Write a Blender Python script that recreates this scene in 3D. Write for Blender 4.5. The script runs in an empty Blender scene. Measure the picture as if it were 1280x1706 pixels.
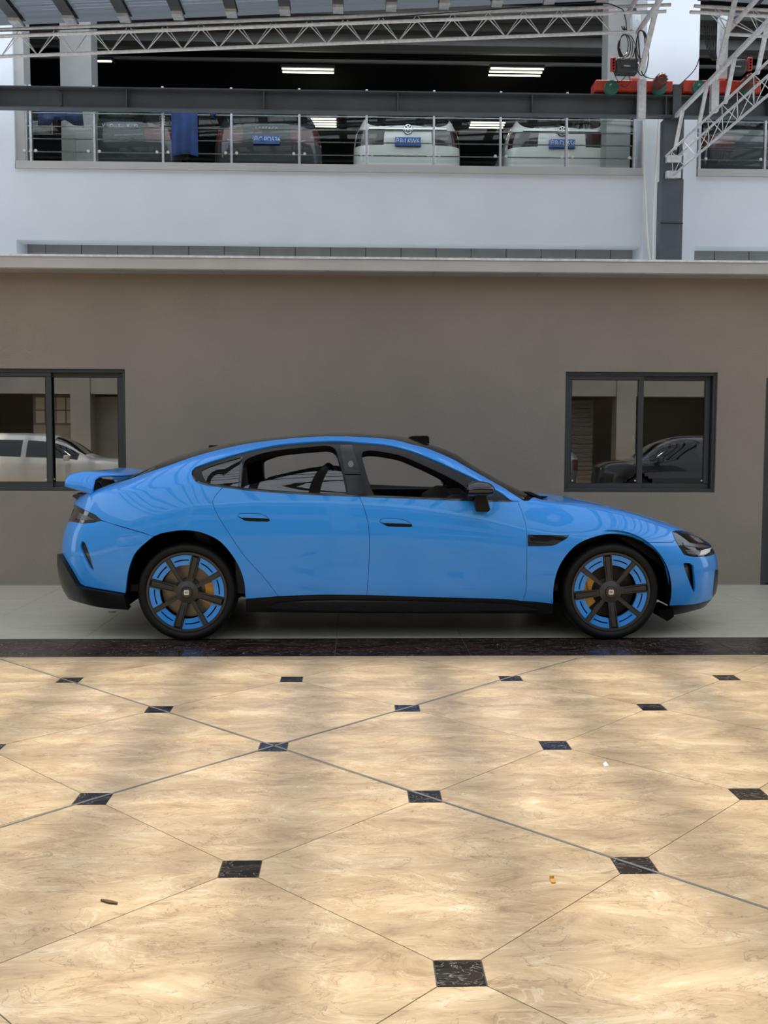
import bpy, bmesh, math, random
import numpy as np
from mathutils import Vector, Matrix
from mathutils.geometry import delaunay_2d_cdt
random.seed(7)
PI = math.pi
SC = bpy.context.scene
COL = SC.collection

# ------------------------------------------------------------------ camera
F_PX, PITCH, YAW, ROLL, CAM_H = 1637.447, -0.0686179, 0.0295729, 0.00352938, 1.384
fwd = np.array([math.sin(YAW)*math.cos(PITCH), math.cos(YAW)*math.cos(PITCH), math.sin(PITCH)])
_rt = np.array([math.cos(YAW), -math.sin(YAW), 0.0]); _up = np.cross(_rt, fwd)
right = _rt*math.cos(ROLL)+_up*math.sin(ROLL); up = _up*math.cos(ROLL)-_rt*math.sin(ROLL)
CAMP = np.array([0, 0, CAM_H])
cd = bpy.data.cameras.new('camera'); cam = bpy.data.objects.new('camera', cd); COL.objects.link(cam)
cd.sensor_fit = 'VERTICAL'; cd.sensor_height = 36.0; cd.lens = 36.0*F_PX/1706.0; cd.clip_end = 300
cam.matrix_world = Matrix(((right[0], up[0], -fwd[0], 0), (right[1], up[1], -fwd[1], 0), (right[2], up[2], -fwd[2], CAM_H), (0, 0, 0, 1)))
SC.camera = cam

# ------------------------------------------------------------------ world, sun, exposure
SC.view_settings.view_transform = 'Standard'; SC.view_settings.look = 'None'
SC.view_settings.gamma = 1.0; SC.view_settings.use_curve_mapping = False
SC.view_settings.exposure = 0.13
w = bpy.data.worlds.new('sky'); SC.world = w; w.use_nodes = True
nt = w.node_tree; bg = nt.nodes['Background']
bg.inputs['Color'].default_value = (0.80, 0.90, 1.0, 1); bg.inputs['Strength'].default_value = 1.75
sd = bpy.data.lights.new('sun', 'SUN'); sd.energy = 9.0; sd.angle = math.radians(2.4); sd.color = (1.0, 0.88, 0.73)
sun = bpy.data.objects.new('sun', sd); COL.objects.link(sun)
SUN_E = math.radians(75)
sun.rotation_euler = Vector((0.0, math.cos(SUN_E), math.sin(SUN_E))).to_track_quat('Z', 'Y').to_euler()
try:
    SC.cycles.use_denoising = True
    SC.cycles.max_bounces = 10; SC.cycles.transparent_max_bounces = 16; SC.cycles.transmission_bounces = 6
    SC.cycles.caustics_reflective = False; SC.cycles.caustics_refractive = False
    SC.cycles.sample_clamp_indirect = 6
except Exception: pass

# ------------------------------------------------------------------ projection helpers
def ray(px, py): return fwd + right*((px-640)/F_PX) - up*((py-853)/F_PX)
def at(px, py, Y):
    d = ray(px, py); return Vector(d*(Y/d[1])+CAMP)
def proj(P):
    d = P-CAMP; z = d@fwd
    return 640+F_PX*(d@right)/z, 853-F_PX*(d@up)/z

# ------------------------------------------------------------------ materials
MATS = {}
def mat(name, col, rough=0.5, metal=0.0, coat=0.0, bump=0.0, bscale=50.0, var=0.0, vscale=5.0, spec=0.5, emit=None, estr=0, col2=None, stretch=(1,1,1), coat_rough=0.02):
    m = bpy.data.materials.new(name); m.use_nodes = True; n = m.node_tree.nodes; l = m.node_tree.links
    b = n['Principled BSDF']
    b.inputs['Base Color'].default_value = (*col, 1); b.inputs['Roughness'].default_value = rough
    b.inputs['Metallic'].default_value = metal; b.inputs['Coat Weight'].default_value = coat
    b.inputs['Coat Roughness'].default_value = coat_rough
    b.inputs['Specular IOR Level'].default_value = spec
    if emit: b.inputs['Emission Color'].default_value = (*emit, 1); b.inputs['Emission Strength'].default_value = estr
    if bump or var or col2:
        tc = n.new('ShaderNodeNewGeometry'); mp = n.new('ShaderNodeMapping'); mp.inputs['Scale'].default_value = stretch
        l.new(tc.outputs['Position'], mp.inputs['Vector'])
    if var or col2:
        no = n.new('ShaderNodeTexNoise'); no.inputs['Scale'].default_value = vscale; no.inputs['Detail'].default_value = 6
        l.new(mp.outputs[0], no.inputs['Vector'])
        cr = n.new('ShaderNodeValToRGB'); cr.color_ramp.elements[0].position = 0.35; cr.color_ramp.elements[1].position = 0.65
        a = col2 if col2 else tuple(c*(1-var) for c in col)
        cr.color_ramp.elements[0].color = (*a, 1); cr.color_ramp.elements[1].color = (*(col if col2 else tuple(min(1, c*(1+var)) for c in col)), 1)
        l.new(no.outputs['Fac'], cr.inputs[0]); l.new(cr.outputs[0], b.inputs['Base Color'])
    if bump:
        n2 = n.new('ShaderNodeTexNoise'); n2.inputs['Scale'].default_value = bscale; n2.inputs['Detail'].default_value = 4
        l.new(mp.outputs[0], n2.inputs['Vector'])
        bp = n.new('ShaderNodeBump'); bp.inputs['Strength'].default_value = bump; bp.inputs['Distance'].default_value = 0.01
        l.new(n2.outputs['Fac'], bp.inputs['Height']); l.new(bp.outputs[0], b.inputs['Normal'])
    MATS[name] = m; return m
def glassmat(name, tint, refl=0.1, rough=0.0, solid=0.0, solidcol=(0.02, 0.02, 0.02)):
    """thin pane: transparent + Fresnel mirror (+ a little body colour)"""
    m = bpy.data.materials.new(name); m.use_nodes = True; n = m.node_tree.nodes; l = m.node_tree.links
    n.remove(n['Principled BSDF']); out = n['Material Output']
    t = n.new('ShaderNodeBsdfTransparent'); t.inputs[0].default_value = (*tint, 1)
    g = n.new('ShaderNodeBsdfGlossy'); g.inputs['Roughness'].default_value = rough
    lw = n.new('ShaderNodeLayerWeight'); lw.inputs[0].default_value = 0.35
    mr = n.new('ShaderNodeMapRange'); mr.inputs['To Min'].default_value = refl; mr.inputs['To Max'].default_value = 1.0
    l.new(lw.outputs['Fresnel'], mr.inputs[0])
    mx = n.new('ShaderNodeMixShader'); base = t.outputs[0]
    if solid:
        d = n.new('ShaderNodeBsdfDiffuse'); d.inputs[0].default_value = (*solidcol, 1)
        m2 = n.new('ShaderNodeMixShader'); m2.inputs[0].default_value = solid
        l.new(t.outputs[0], m2.inputs[1]); l.new(d.outputs[0], m2.inputs[2]); base = m2.outputs[0]
    l.new(mr.outputs[0], mx.inputs[0]); l.new(base, mx.inputs[1]); l.new(g.outputs[0], mx.inputs[2])
    l.new(mx.outputs[0], out.inputs[0]); MATS[name] = m; return m

mat('blue_paint', (0.024, 0.285, 0.84), 0.4, 0.0, 0.75, spec=0.3)
mat('gloss_black', (0.006, 0.006, 0.007), 0.08, 0, 0.5)
mat('satin_black', (0.006, 0.006, 0.007), 0.28, spec=0.25)
mat('pillar_black', (0.008, 0.009, 0.011), 0.1, spec=0.3)
mat('matte_black', (0.0025, 0.0025, 0.0025), 0.8, spec=0.1)
mat('rubber', (0.0055, 0.0055, 0.006), 0.55, spec=0.25)
mat('interior_black', (0.012, 0.012, 0.013), 0.6)
mat('seat_leather', (0.02, 0.02, 0.022), 0.5)
mat('spoke_grey', (0.055, 0.053, 0.050), 0.38, 0.3)
mat('spoke_inlay', (0.040, 0.038, 0.035), 0.5, 0.2)
mat('disc_steel', (0.22, 0.19, 0.15), 0.35, 0.6)
mat('disc_dark', (0.03, 0.028, 0.026), 0.5, 0.4)
mat('caliper_yellow', (0.80, 0.40, 0.03), 0.35, 0, 0.5)
mat('badge_silver', (0.75, 0.73, 0.66), 0.3, 0.2)
mat('lens_dark', (0.012, 0.011, 0.011), 0.05, 0, 1.0)
mat('lamp_silver', (0.55, 0.55, 0.53), 0.2, 0.8)
mat('lamp_grey', (0.12, 0.12, 0.12), 0.25, 0.5)
mat('lamp_white', (0.85, 0.85, 0.82), 0.3)
glassmat('clear_lens', (0.9, 0.9, 0.9), 0.04)
glassmat('privacy_glass', (0.035, 0.04, 0.045), 0.05, solid=0.25, solidcol=(0.01, 0.013, 0.02))
glassmat('windscreen', (0.35, 0.38, 0.36), 0.06)
glassmat('window_pane', (0.42, 0.46, 0.45), 0.22)
glassmat('railing_glass', (0.91, 0.94, 0.92), 0.0)
# wall / structure
def stucco(name, col, dark):
    m = mat(name, col, 0.9, bump=0.55, bscale=95, col2=dark, vscale=1.2); return m
stucco('brown_stucco', (0.31, 0.265, 0.22), (0.275, 0.24, 0.20))
mat('ledge_grey', (0.42, 0.42, 0.42), 0.6, var=0.06, vscale=3)
mat('ledge_side', (0.50, 0.49, 0.47), 0.6, var=0.05, vscale=2)
mat('white_wall', (0.76, 0.80, 0.86), 0.8, var=0.02, vscale=1.6, bump=0.08, bscale=25)
mat('grey_panel', (0.36, 0.37, 0.36), 0.8, var=0.06)
mat('column_grey', (0.42, 0.42, 0.41), 0.8, var=0.04)
mat('steel_paint', (0.085, 0.102, 0.118), 0.45, 0.1, var=0.10, vscale=2.5)
mat('galvanised', (0.72, 0.75, 0.78), 0.42, 0.3, var=0.12, vscale=20)
mat('rafter_steel', (0.10, 0.11, 0.12), 0.5, 0.3)
mat('window_frame', (0.035, 0.042, 0.045), 0.45)
mat('frame_seal', (0.006, 0.006, 0.006), 0.6)
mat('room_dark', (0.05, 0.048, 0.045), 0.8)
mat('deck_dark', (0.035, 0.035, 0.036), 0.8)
mat('pipe_grey', (0.22, 0.22, 0.21), 0.6)
mat('tube_light', (1, 1, 0.9), 0.5, emit=(1.0, 1.0, 0.72), estr=4.0)
mat('crane_red', (0.55, 0.055, 0.030), 0.45, var=0.1, vscale=8)
mat('hoist_green', (0.03, 0.15, 0.12), 0.5)
mat('motor_brown', (0.14, 0.035, 0.025), 0.5)
mat('box_grey', (0.045, 0.05, 0.06), 0.5)
mat('cable', (0.008, 0.008, 0.008), 0.5)
mat('remote_red', (0.5, 0.06, 0.04), 0.4)
mat('tarp_blue', (0.012, 0.045, 0.17), 0.7, bump=0.4, bscale=14, var=0.2, vscale=6)
mat('plate_blue', (0.03, 0.12, 0.48), 0.4)
mat('plate_text', (0.75, 0.8, 0.85), 0.4)
mat('dark_car', (0.035, 0.038, 0.042), 0.3, 0.2, 1.0)
mat('white_car', (0.80, 0.80, 0.76), 0.3, 0, 1.0)
mat('silver_car', (0.33, 0.34, 0.35), 0.3, 0.5, 1.0)
mat('tail_red', (0.13, 0.035, 0.035), 0.15, 0, 1)
mat('tail_dark', (0.03, 0.012, 0.012), 0.15, 0, 1)
mat('car_glass', (0.008, 0.010, 0.012), 0.04, 0, 1)
mat('chrome', (0.8, 0.8, 0.8), 0.12, 1.0)
mat('board_white', (0.60, 0.62, 0.60), 0.6)
mat('poster', (0.42, 0.48, 0.44), 0.5, var=0.35, vscale=9)
mat('grout', (0.10, 0.09, 0.075), 0.9)
mat('grey_grout', (0.30, 0.29, 0.26), 0.8)
mat('joint_grey', (0.17, 0.165, 0.15), 0.8)
mat('far_wall', (0.30, 0.30, 0.29), 0.85, var=0.15, vscale=0.6)
mat('orange_box', (0.75, 0.26, 0.02), 0.5)
mat('leaf_brown', (0.10, 0.06, 0.03), 0.8)
mat('card_orange', (0.6, 0.33, 0.06), 0.6)
mat('paper_white', (0.85, 0.85, 0.85), 0.6)

def travertine(name, cols, streak=(1.0, 2.1, 1.0), rough=0.33, vein=0.5):
    m = bpy.data.materials.new(name); m.use_nodes = True; n = m.node_tree.nodes; l = m.node_tree.links
    b = n['Principled BSDF']; b.inputs['Roughness'].default_value = rough
    geo = n.new('ShaderNodeNewGeometry'); oi = n.new('ShaderNodeObjectInfo')
    vm = n.new('ShaderNodeVectorMath'); vm.operation = 'SCALE'; vm.inputs[0].default_value = (7.3, 3.1, 1.7)
    l.new(oi.outputs['Random'], vm.inputs['Scale'])
    ad = n.new('ShaderNodeVectorMath'); ad.operation = 'ADD'
    l.new(geo.outputs['Position'], ad.inputs[0]); l.new(vm.outputs[0], ad.inputs[1])
    mp = n.new('ShaderNodeMapping'); mp.inputs['Scale'].default_value = streak; l.new(ad.outputs[0], mp.inputs['Vector'])
    n1 = n.new('ShaderNodeTexNoise'); n1.inputs['Scale'].default_value = 3.4; n1.inputs['Detail'].default_value = 14; n1.inputs['Roughness'].default_value = 0.78; n1.inputs['Distortion'].default_value = 0.7
    l.new(mp.outputs[0], n1.inputs['Vector'])
    cr = n.new('ShaderNodeValToRGB'); e = cr.color_ramp.elements
    e[0].position = 0.32; e[0].color = (*cols[0], 1); e[1].position = 0.70; e[1].color = (*cols[3], 1)
    for p, c in ((0.44, cols[1]), (0.56, cols[2])):
        k = e.new(p); k.color = (*c, 1)
    l.new(n1.outputs['Fac'], cr.inputs[0])
    # thin dark fissures and light scratches
    n2 = n.new('ShaderNodeTexNoise'); n2.inputs['Scale'].default_value = 4.5; n2.inputs['Detail'].default_value = 9; n2.inputs['Distortion'].default_value = 1.6
    l.new(mp.outputs[0], n2.inputs['Vector'])
    def ridge(src, c, wd):
        s = n.new('ShaderNodeMath'); s.operation = 'SUBTRACT'; s.inputs[1].default_value = c; l.new(src, s.inputs[0])
        a = n.new('ShaderNodeMath'); a.operation = 'ABSOLUTE'; l.new(s.outputs[0], a.inputs[0])
        r = n.new('ShaderNodeMapRange'); r.inputs['From Min'].default_value = 0; r.inputs['From Max'].default_value = wd
        r.inputs['To Min'].default_value = 1; r.inputs['To Max'].default_value = 0; l.new(a.outputs[0], r.inputs[0]); return r.outputs[0]
    r1 = ridge(n2.outputs['Fac'], 0.52, 0.010); r2 = ridge(n2.outputs['Fac'], 0.60, 0.014)
    sc = n.new('ShaderNodeMath'); sc.operation = 'MULTIPLY'; sc.inputs[1].default_value = vein; l.new(r1, sc.inputs[0])
    mx = n.new('ShaderNodeMixRGB'); mx.inputs['Color2'].default_value = (*[c*0.42 for c in cols[0]], 1); l.new(sc.outputs[0], mx.inputs[0]); l.new(cr.outputs[0], mx.inputs[1])
    sc2 = n.new('ShaderNodeMath'); sc2.operation = 'MULTIPLY'; sc2.inputs[1].default_value = 0.35; l.new(r2, sc2.inputs[0])
    mx2 = n.new('ShaderNodeMixRGB'); mx2.inputs['Color2'].default_value = (*[min(1, c*1.15) for c in cols[3]], 1); l.new(sc2.outputs[0], mx2.inputs[0]); l.new(mx.outputs[0], mx2.inputs[1])
    l.new(mx2.outputs[0], b.inputs['Base Color'])
    bp = n.new('ShaderNodeBump'); bp.inputs['Strength'].default_value = 0.08; bp.inputs['Distance'].default_value = 0.004
    l.new(n1.outputs['Fac'], bp.inputs['Height']); l.new(bp.outputs[0], b.inputs['Normal'])
    MATS[name] = m
travertine('travertine', [(0.33, 0.225, 0.13), (0.49, 0.345, 0.20), (0.61, 0.45, 0.27), (0.80, 0.65, 0.45)])
travertine('grey_stone', [(0.46, 0.43, 0.33), (0.54, 0.51, 0.40), (0.60, 0.57, 0.46), (0.68, 0.65, 0.54)], streak=(0.8, 5.0, 1), rough=0.3, vein=0.2)
def marble(name, base, brown, veinc, scale):
    m = bpy.data.materials.new(name); m.use_nodes = True; n = m.node_tree.nodes; l = m.node_tree.links
    b = n['Principled BSDF']; b.inputs['Roughness'].default_value = 0.22
    geo = n.new('ShaderNodeNewGeometry'); oi = n.new('ShaderNodeObjectInfo')
    vm = n.new('ShaderNodeVectorMath'); vm.operation = 'SCALE'; vm.inputs[0].default_value = (5.3, 9.1, 1.7); l.new(oi.outputs['Random'], vm.inputs['Scale'])
    ad = n.new('ShaderNodeVectorMath'); ad.operation = 'ADD'; l.new(geo.outputs['Position'], ad.inputs[0]); l.new(vm.outputs[0], ad.inputs[1])
    n1 = n.new('ShaderNodeTexNoise'); n1.inputs['Scale'].default_value = scale; n1.inputs['Detail'].default_value = 6; n1.inputs['Distortion'].default_value = 2.2
    mp = n.new('ShaderNodeMapping'); mp.inputs['Scale'].default_value = (0.6, 1.5, 1); l.new(ad.outputs[0], mp.inputs[0]); l.new(mp.outputs[0], n1.inputs['Vector'])
    cr = n.new('ShaderNodeValToRGB'); e = cr.color_ramp.elements
    e[0].position = 0.40; e[0].color = (*base, 1); e[1].position = 0.75; e[1].color = (*brown, 1)
    for p, c in ((0.476, base), (0.482, veinc), (0.488, base), (0.575, brown), (0.580, veinc), (0.585, brown)):
        k = e.new(p); k.color = (*c, 1)
    l.new(n1.outputs['Fac'], cr.inputs[0]); l.new(cr.outputs[0], b.inputs['Base Color']); MATS[name] = m
marble('dark_marble', (0.020, 0.012, 0.011), (0.045, 0.026, 0.022), (0.36, 0.29, 0.27), 5)
marble('black_marble', (0.014, 0.012, 0.010), (0.035, 0.026, 0.02), (0.40, 0.35, 0.28), 7)
def roof_mat():
    m = bpy.data.materials.new('roof_sheet'); m.use_nodes = True; n = m.node_tree.nodes; l = m.node_tree.links
    n.remove(n['Principled BSDF']); out = n['Material Output']
    t = n.new('ShaderNodeBsdfTransparent'); t.inputs[0].default_value = (0.80, 0.84, 0.90, 1)
    tr = n.new('ShaderNodeBsdfTranslucent'); tr.inputs[0].default_value = (0.55, 0.60, 0.68, 1)
    g = n.new('ShaderNodeBsdfGlossy'); g.inputs[0].default_value = (0.6, 0.65, 0.7, 1); g.inputs['Roughness'].default_value = 0.25
    a = n.new('ShaderNodeMixShader'); a.inputs[0].default_value = 0.45; l.new(t.outputs[0], a.inputs[1]); l.new(tr.outputs[0], a.inputs[2])
    b = n.new('ShaderNodeMixShader'); b.inputs[0].default_value = 0.15; l.new(a.outputs[0], b.inputs[1]); l.new(g.outputs[0], b.inputs[2])
    l.new(b.outputs[0], out.inputs[0]); MATS['roof_sheet'] = m
roof_mat()
def frosted(name, tcol, dcol, mixf):
    m = bpy.data.materials.new(name); m.use_nodes = True; n = m.node_tree.nodes; l = m.node_tree.links
    n.remove(n['Principled BSDF']); out = n['Material Output']
    d = n.new('ShaderNodeBsdfDiffuse'); d.inputs[0].default_value = (*dcol, 1)
    tr = n.new('ShaderNodeBsdfTranslucent'); tr.inputs[0].default_value = (*tcol, 1)
    g = n.new('ShaderNodeBsdfGlossy'); g.inputs[0].default_value = (0.6, 0.65, 0.72, 1); g.inputs['Roughness'].default_value = 0.12
    a = n.new('ShaderNodeMixShader'); a.inputs[0].default_value = mixf; l.new(d.outputs[0], a.inputs[1]); l.new(tr.outputs[0], a.inputs[2])
    b = n.new('ShaderNodeMixShader'); b.inputs[0].default_value = 0.2; l.new(a.outputs[0], b.inputs[1]); l.new(g.outputs[0], b.inputs[2])
    l.new(b.outputs[0], out.inputs[0]); MATS[name] = m
frosted('frosted_sun_screen', (0.62, 0.68, 0.78), (0.3, 0.33, 0.38), 0.5)
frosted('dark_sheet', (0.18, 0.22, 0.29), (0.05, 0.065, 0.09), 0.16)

# ------------------------------------------------------------------ mesh helpers
class MB:
    def __init__(s): s.v = []; s.f = []; s.sm = []
    def add(s, vs, fs, smooth=False):
        o = len(s.v); s.v += [tuple(v) for v in vs]; s.f += [tuple(i+o for i in f) for f in fs]; s.sm += [smooth]*len(fs); return s
    def box(s, a, b):
        x0, y0, z0 = (min(a[i], b[i]) for i in range(3)); x1, y1, z1 = (max(a[i], b[i]) for i in range(3))
        return s.add([(x0,y0,z0),(x1,y0,z0),(x1,y1,z0),(x0,y1,z0),(x0,y0,z1),(x1,y0,z1),(x1,y1,z1),(x0,y1,z1)],
              [(0,3,2,1),(4,5,6,7),(0,1,5,4),(1,2,6,5),(2,3,7,6),(3,0,4,7)])
    def bar(s, a, b, w, h=None, upv=(0, 0, 1)):
        h = h or w; a = Vector(a); b = Vector(b); d = (b-a).normalized(); u = Vector(upv)
        if abs(d.dot(u)) > 0.97: u = Vector((0, 1, 0))
        r = d.cross(u).normalized(); u = r.cross(d)
        vs = [p+r*(sx*w/2)+u*(sz*h/2) for p in (a, b) for sx, sz in ((-1,-1),(1,-1),(1,1),(-1,1))]
        return s.add(vs, [(0,1,2,3),(7,6,5,4),(0,4,5,1),(1,5,6,2),(2,6,7,3),(3,7,4,0)])
    def tube(s, pts, r, seg=10, cap=True):
        pts = [Vector(p) for p in pts]; rings = []; prev = None
        rr = r if isinstance(r, (list, tuple)) else [r]*len(pts)
        for i, p in enumerate(pts):
            d = (pts[min(i+1, len(pts)-1)]-pts[max(i-1, 0)]).normalized()
            if prev is None:
                u = Vector((0, 0, 1)) if abs(d.z) < 0.9 else Vector((1, 0, 0))
                prev = d.cross(u).normalized()
            prev = (prev - d*prev.dot(d)).normalized(); q = d.cross(prev)
            rings.append([p+(prev*math.cos(2*PI*k/seg)+q*math.sin(2*PI*k/seg))*rr[i] for k in range(seg)])
        vs = [v for rg in rings for v in rg]; fs = []
        for i in range(len(pts)-1):
            for k in range(seg):
                k2 = (k+1) % seg; fs.append((i*seg+k, i*seg+k2, (i+1)*seg+k2, (i+1)*seg+k))
        s.add(vs, fs, True)
        if cap: s.add(rings[0], [tuple(range(seg))[::-1]]); s.add(rings[-1], [tuple(range(seg))])
        return s
    def lathe(s, prof, c, axis='y', seg=48, close=False, smooth=True, a0=0, a1=2*PI):
        """prof: (radius, height along axis)"""
        full = abs(a1-a0-2*PI) < 1e-6; n = seg if full else seg+1; vs = []
        for r, h in prof:
            for k in range(n):
                a = a0+(a1-a0)*k/seg; ca, sa = r*math.cos(a), r*math.sin(a)
                vs.append({'y': (c[0]+ca, c[1]+h, c[2]+sa), 'z': (c[0]+ca, c[1]+sa, c[2]+h), 'x': (c[0]+h, c[1]+ca, c[2]+sa)}[axis])
        fs = []; m = len(prof)
        for i in range(m-1 if not close else m):
            for k in range(seg):
                k2 = (k+1) % n; i2 = (i+1) % m
                fs.append((i*n+k, i*n+k2, i2*n+k2, i2*n+k))
        return s.add(vs, fs, smooth)
    def prism(s, poly, plane_fn, d0, d1):
        """poly of 2-D points mapped by plane_fn(a,b,d)"""
        n = len(poly); vs = [plane_fn(a, b, d0) for a, b in poly]+[plane_fn(a, b, d1) for a, b in poly]
        fs = [tuple(range(n)), tuple(range(2*n-1, n-1, -1))]+[(i, n+i, n+(i+1) % n, (i+1) % n) for i in range(n)]
        return s.add(vs, fs)
    def build(s, name, m, parent=None, fixn=True, bevel=0, sharp=40):
        me = bpy.data.meshes.new(name); me.from_pydata(s.v, [], s.f)
        for i, p in enumerate(me.polygons): p.use_smooth = s.sm[i]
        if fixn:
            bm = bmesh.new(); bm.from_mesh(me)
            if any(s.sm): bmesh.ops.remove_doubles(bm, verts=bm.verts, dist=1e-5)
            bmesh.ops.recalc_face_normals(bm, faces=bm.faces); bm.to_mesh(me); bm.free()
            try: me.set_sharp_from_angle(angle=math.radians(sharp))
            except Exception: pass
        me.materials.append(MATS[m] if isinstance(m, str) else m)
        o = bpy.data.objects.new(name, me); COL.objects.link(o)
        if bevel:
            md = o.modifiers.new('bevel', 'BEVEL'); md.width = bevel; md.segments = 2; md.limit_method = 'ANGLE'
        if parent: setpar(o, parent)
        return o
def worldpos(o):
    p = Vector((0, 0, 0))
    while o: p = p+o.location; o = o.parent
    return p
def setpar(o, parent):
    """geometry is written in world coordinates: keep it in place under a parent that only translates"""
    o.parent = parent; o.location = o.location-worldpos(parent)
def tag(o, label=None, cat=None, group=None, kind=None):
    if label: o['label'] = label
    if cat: o['category'] = cat
    if group: o['group'] = group
    if kind: o['kind'] = kind
    return o
def empty(name, loc, label=None, cat=None, group=None):
    o = bpy.data.objects.new(name, None); o.location = loc; o.empty_display_size = 0.1; COL.objects.link(o); return tag(o, label, cat, group)
def B(name, m, a, b, parent=None, bevel=0): return MB().box(a, b).build(name, m, parent, bevel=bevel)
def structure(o): o['kind'] = 'structure'; return o
def text_obj(name, s, size, m, loc, rot, parent=None, extrude=0.002, align='CENTER', sx=1.0, bold=0.0):
    cu = bpy.data.curves.new(name, 'FONT'); cu.body = s; cu.size = size; cu.extrude = extrude; cu.align_x = align; cu.align_y = 'CENTER'; cu.offset = bold
    cu.resolution_u = 3
    tmp = bpy.data.objects.new(name, cu); COL.objects.link(tmp)
    dg = bpy.context.evaluated_depsgraph_get(); me = bpy.data.meshes.new_from_object(tmp.evaluated_get(dg))
    COL.objects.unlink(tmp); bpy.data.objects.remove(tmp)
    M = Matrix.Translation(Vector(loc)) @ rot.to_matrix().to_4x4() @ Matrix.Diagonal((sx, 1, 1, 1))
    me.transform(M); me.materials.clear(); me.materials.append(MATS[m]); me.name = name
    o = bpy.data.objects.new(name, me); COL.objects.link(o)
    if parent: setpar(o, parent)
    return o
from mathutils import Euler
FACE = Euler((PI/2, 0, 0))            # text facing the camera side (-Y)

# =================================================================== SETTING
S_T = 1.2980; OX, OY = -0.287*S_T, 4.4148*S_T      # floor lattice of inset tiles
STRIP0, STRIP1, WALLY = 6.362, 6.960, 9.620
floor = structure(B('floor', 'grout', (-14, -14, -0.3), (14, 15.4, -0.004)))
def clip_poly(poly, ymax):
    out = []
    for i in range(len(poly)):
        a, b = poly[i], poly[(i+1) % len(poly)]
        if a[1] <= ymax: out.append(a)
        if (a[1] <= ymax) != (b[1] <= ymax):
            t = (ymax-a[1])/(b[1]-a[1]); out.append((a[0]+t*(b[0]-a[0]), ymax))
    return out
def in_view(x, y): return 1.6 < y < 6.6 and -0.42*y-0.75 < x < 0.48*y+0.75
R_T, A_T, G_T = S_T/2, 0.064, 0.0016
octo = [(-A_T+.0, R_T-A_T), (A_T, R_T-A_T), (R_T-A_T, A_T), (R_T-A_T, -A_T), (A_T, -R_T+A_T), (-A_T, -R_T+A_T), (-R_T+A_T, -A_T), (-R_T+A_T, A_T)]
octo = [(x*(1-G_T/R_T*1.6), y*(1-G_T/R_T*1.6)) for x, y in octo]
sq = [(-A_T, A_T), (A_T, A_T), (A_T, -A_T), (-A_T, -A_T)]; sq = [(x*0.975, y*0.975) for x, y in sq]
def slab(poly, cx, cy, name, m, parent, z=0.0):
    mb = MB(); pz = lambda a, b, d: (a, b, d); mb.prism([(cx+a, cy+b) for a, b in poly] if poly else [], pz, -0.012, z)
    return mb.build(name, m, parent)
octo_me = None; sq_me = None
rest_t, rest_i = MB(), MB()
pz = lambda a, b, d: (a, b, d)
for j in range(-30, 4):
    for i2 in range(-16, 18):
        X = OX+i2*0.5*S_T; Y = OY+j*0.5*S_T
        even = (i2+j) % 2 == 0                     # inset on even parity, tile on odd parity
        poly0 = sq if even else octo; rad = A_T if even else R_T
        if Y-rad > STRIP0-0.01: continue
        clipped = Y+rad > STRIP0-0.003
        if in_view(X, Y):
            nm, mm = ('inset_tile', 'black_marble') if even else ('floor_tile', 'travertine')
            if clipped:
                poly = clip_poly([(X+a, Y+b) for a, b in poly0], STRIP0-0.002)
                MB().prism(poly, pz, -0.012, 0.0).build('floor_tile', 'travertine', floor)
            else:
                me = sq_me if even else octo_me
                if me is None:
                    t0 = MB().prism(poly0, pz, -0.012, 0.0).build(nm, mm); me = t0.data; bpy.data.objects.remove(t0)
                    if even: sq_me = me
                    else: octo_me = me
                o = bpy.data.objects.new(nm, me); COL.objects.link(o); o.location = (X, Y, random.uniform(-0.0005, 0.0003)); o.parent = floor
        else:
            poly = [(X+a, Y+b) for a, b in poly0]
            if clipped: poly = clip_poly(poly, STRIP0-0.002)
            if len(poly) > 2: (rest_i if even and not clipped else rest_t).prism(poly, pz, -0.012, 0.0)
tag(rest_t.build('outlying_tiles', 'travertine', floor, fixn=True), kind='stuff')
tag(rest_i.build('outlying_inset_tiles', 'black_marble', floor), kind='stuff')
# wide grey expansion joints that run straight over the insets
for a, b in (((0, 1098), (457, 1242.5)), ((457, 1242.5), (708, 1325.5)), ((708, 1325.5), (1058, 1441.5)), ((1058, 1441.5), (1330, 1530)),
             ((457, 1242.5), (679, 1179)), ((679, 1179), (849, 1128.5)), ((849, 1128.5), (962, 1097)), ((457, 1242.5), (153, 1332)), ((153, 1332), (-40, 1391))):
    def gp(p):
        d = ray(*p); t = -CAM_H/d[2]; return Vector((d[0]*t, d[1]*t, 0.0))
    A, Bp = gp(a), gp(b)
    MB().bar(A+Vector((0, 0, -0.001)), Bp+Vector((0, 0, -0.001)), 0.011, 0.005).build('expansion_joint', 'joint_grey', floor)
# dark marble strip and the grey stone field beyond; joints every 0.9 m
JX = at(558, 1091, STRIP0).x
xs = [JX+0.897*k for k in range(-8, 9)]
for k in range(len(xs)-1):
    MB().box((xs[k]+.002, STRIP0+.001, -.012), (xs[k+1]-.002, STRIP1-.002, 0.0)).build('marble_strip_tile', 'dark_marble', floor)
for r in range(3):
    y0 = STRIP1+0.8875*r
    for k in range(len(xs)-1):
        if -3.9 < (xs[k]+xs[k+1])/2 < 4.9:
            MB().box((xs[k]+.0015, y0+.0015, -.012), (xs[k+1]-.0015, y0+.8875-.0015, 0.0)).build('stone_tile', 'grey_stone', floor)
        else:
            MB().box((xs[k]+.0015, y0+.0015, -.012), (xs[k+1]-.0015, y0+.8875-.0015, 0.0)).build('stone_tile', 'grey_stone', floor)

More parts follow.
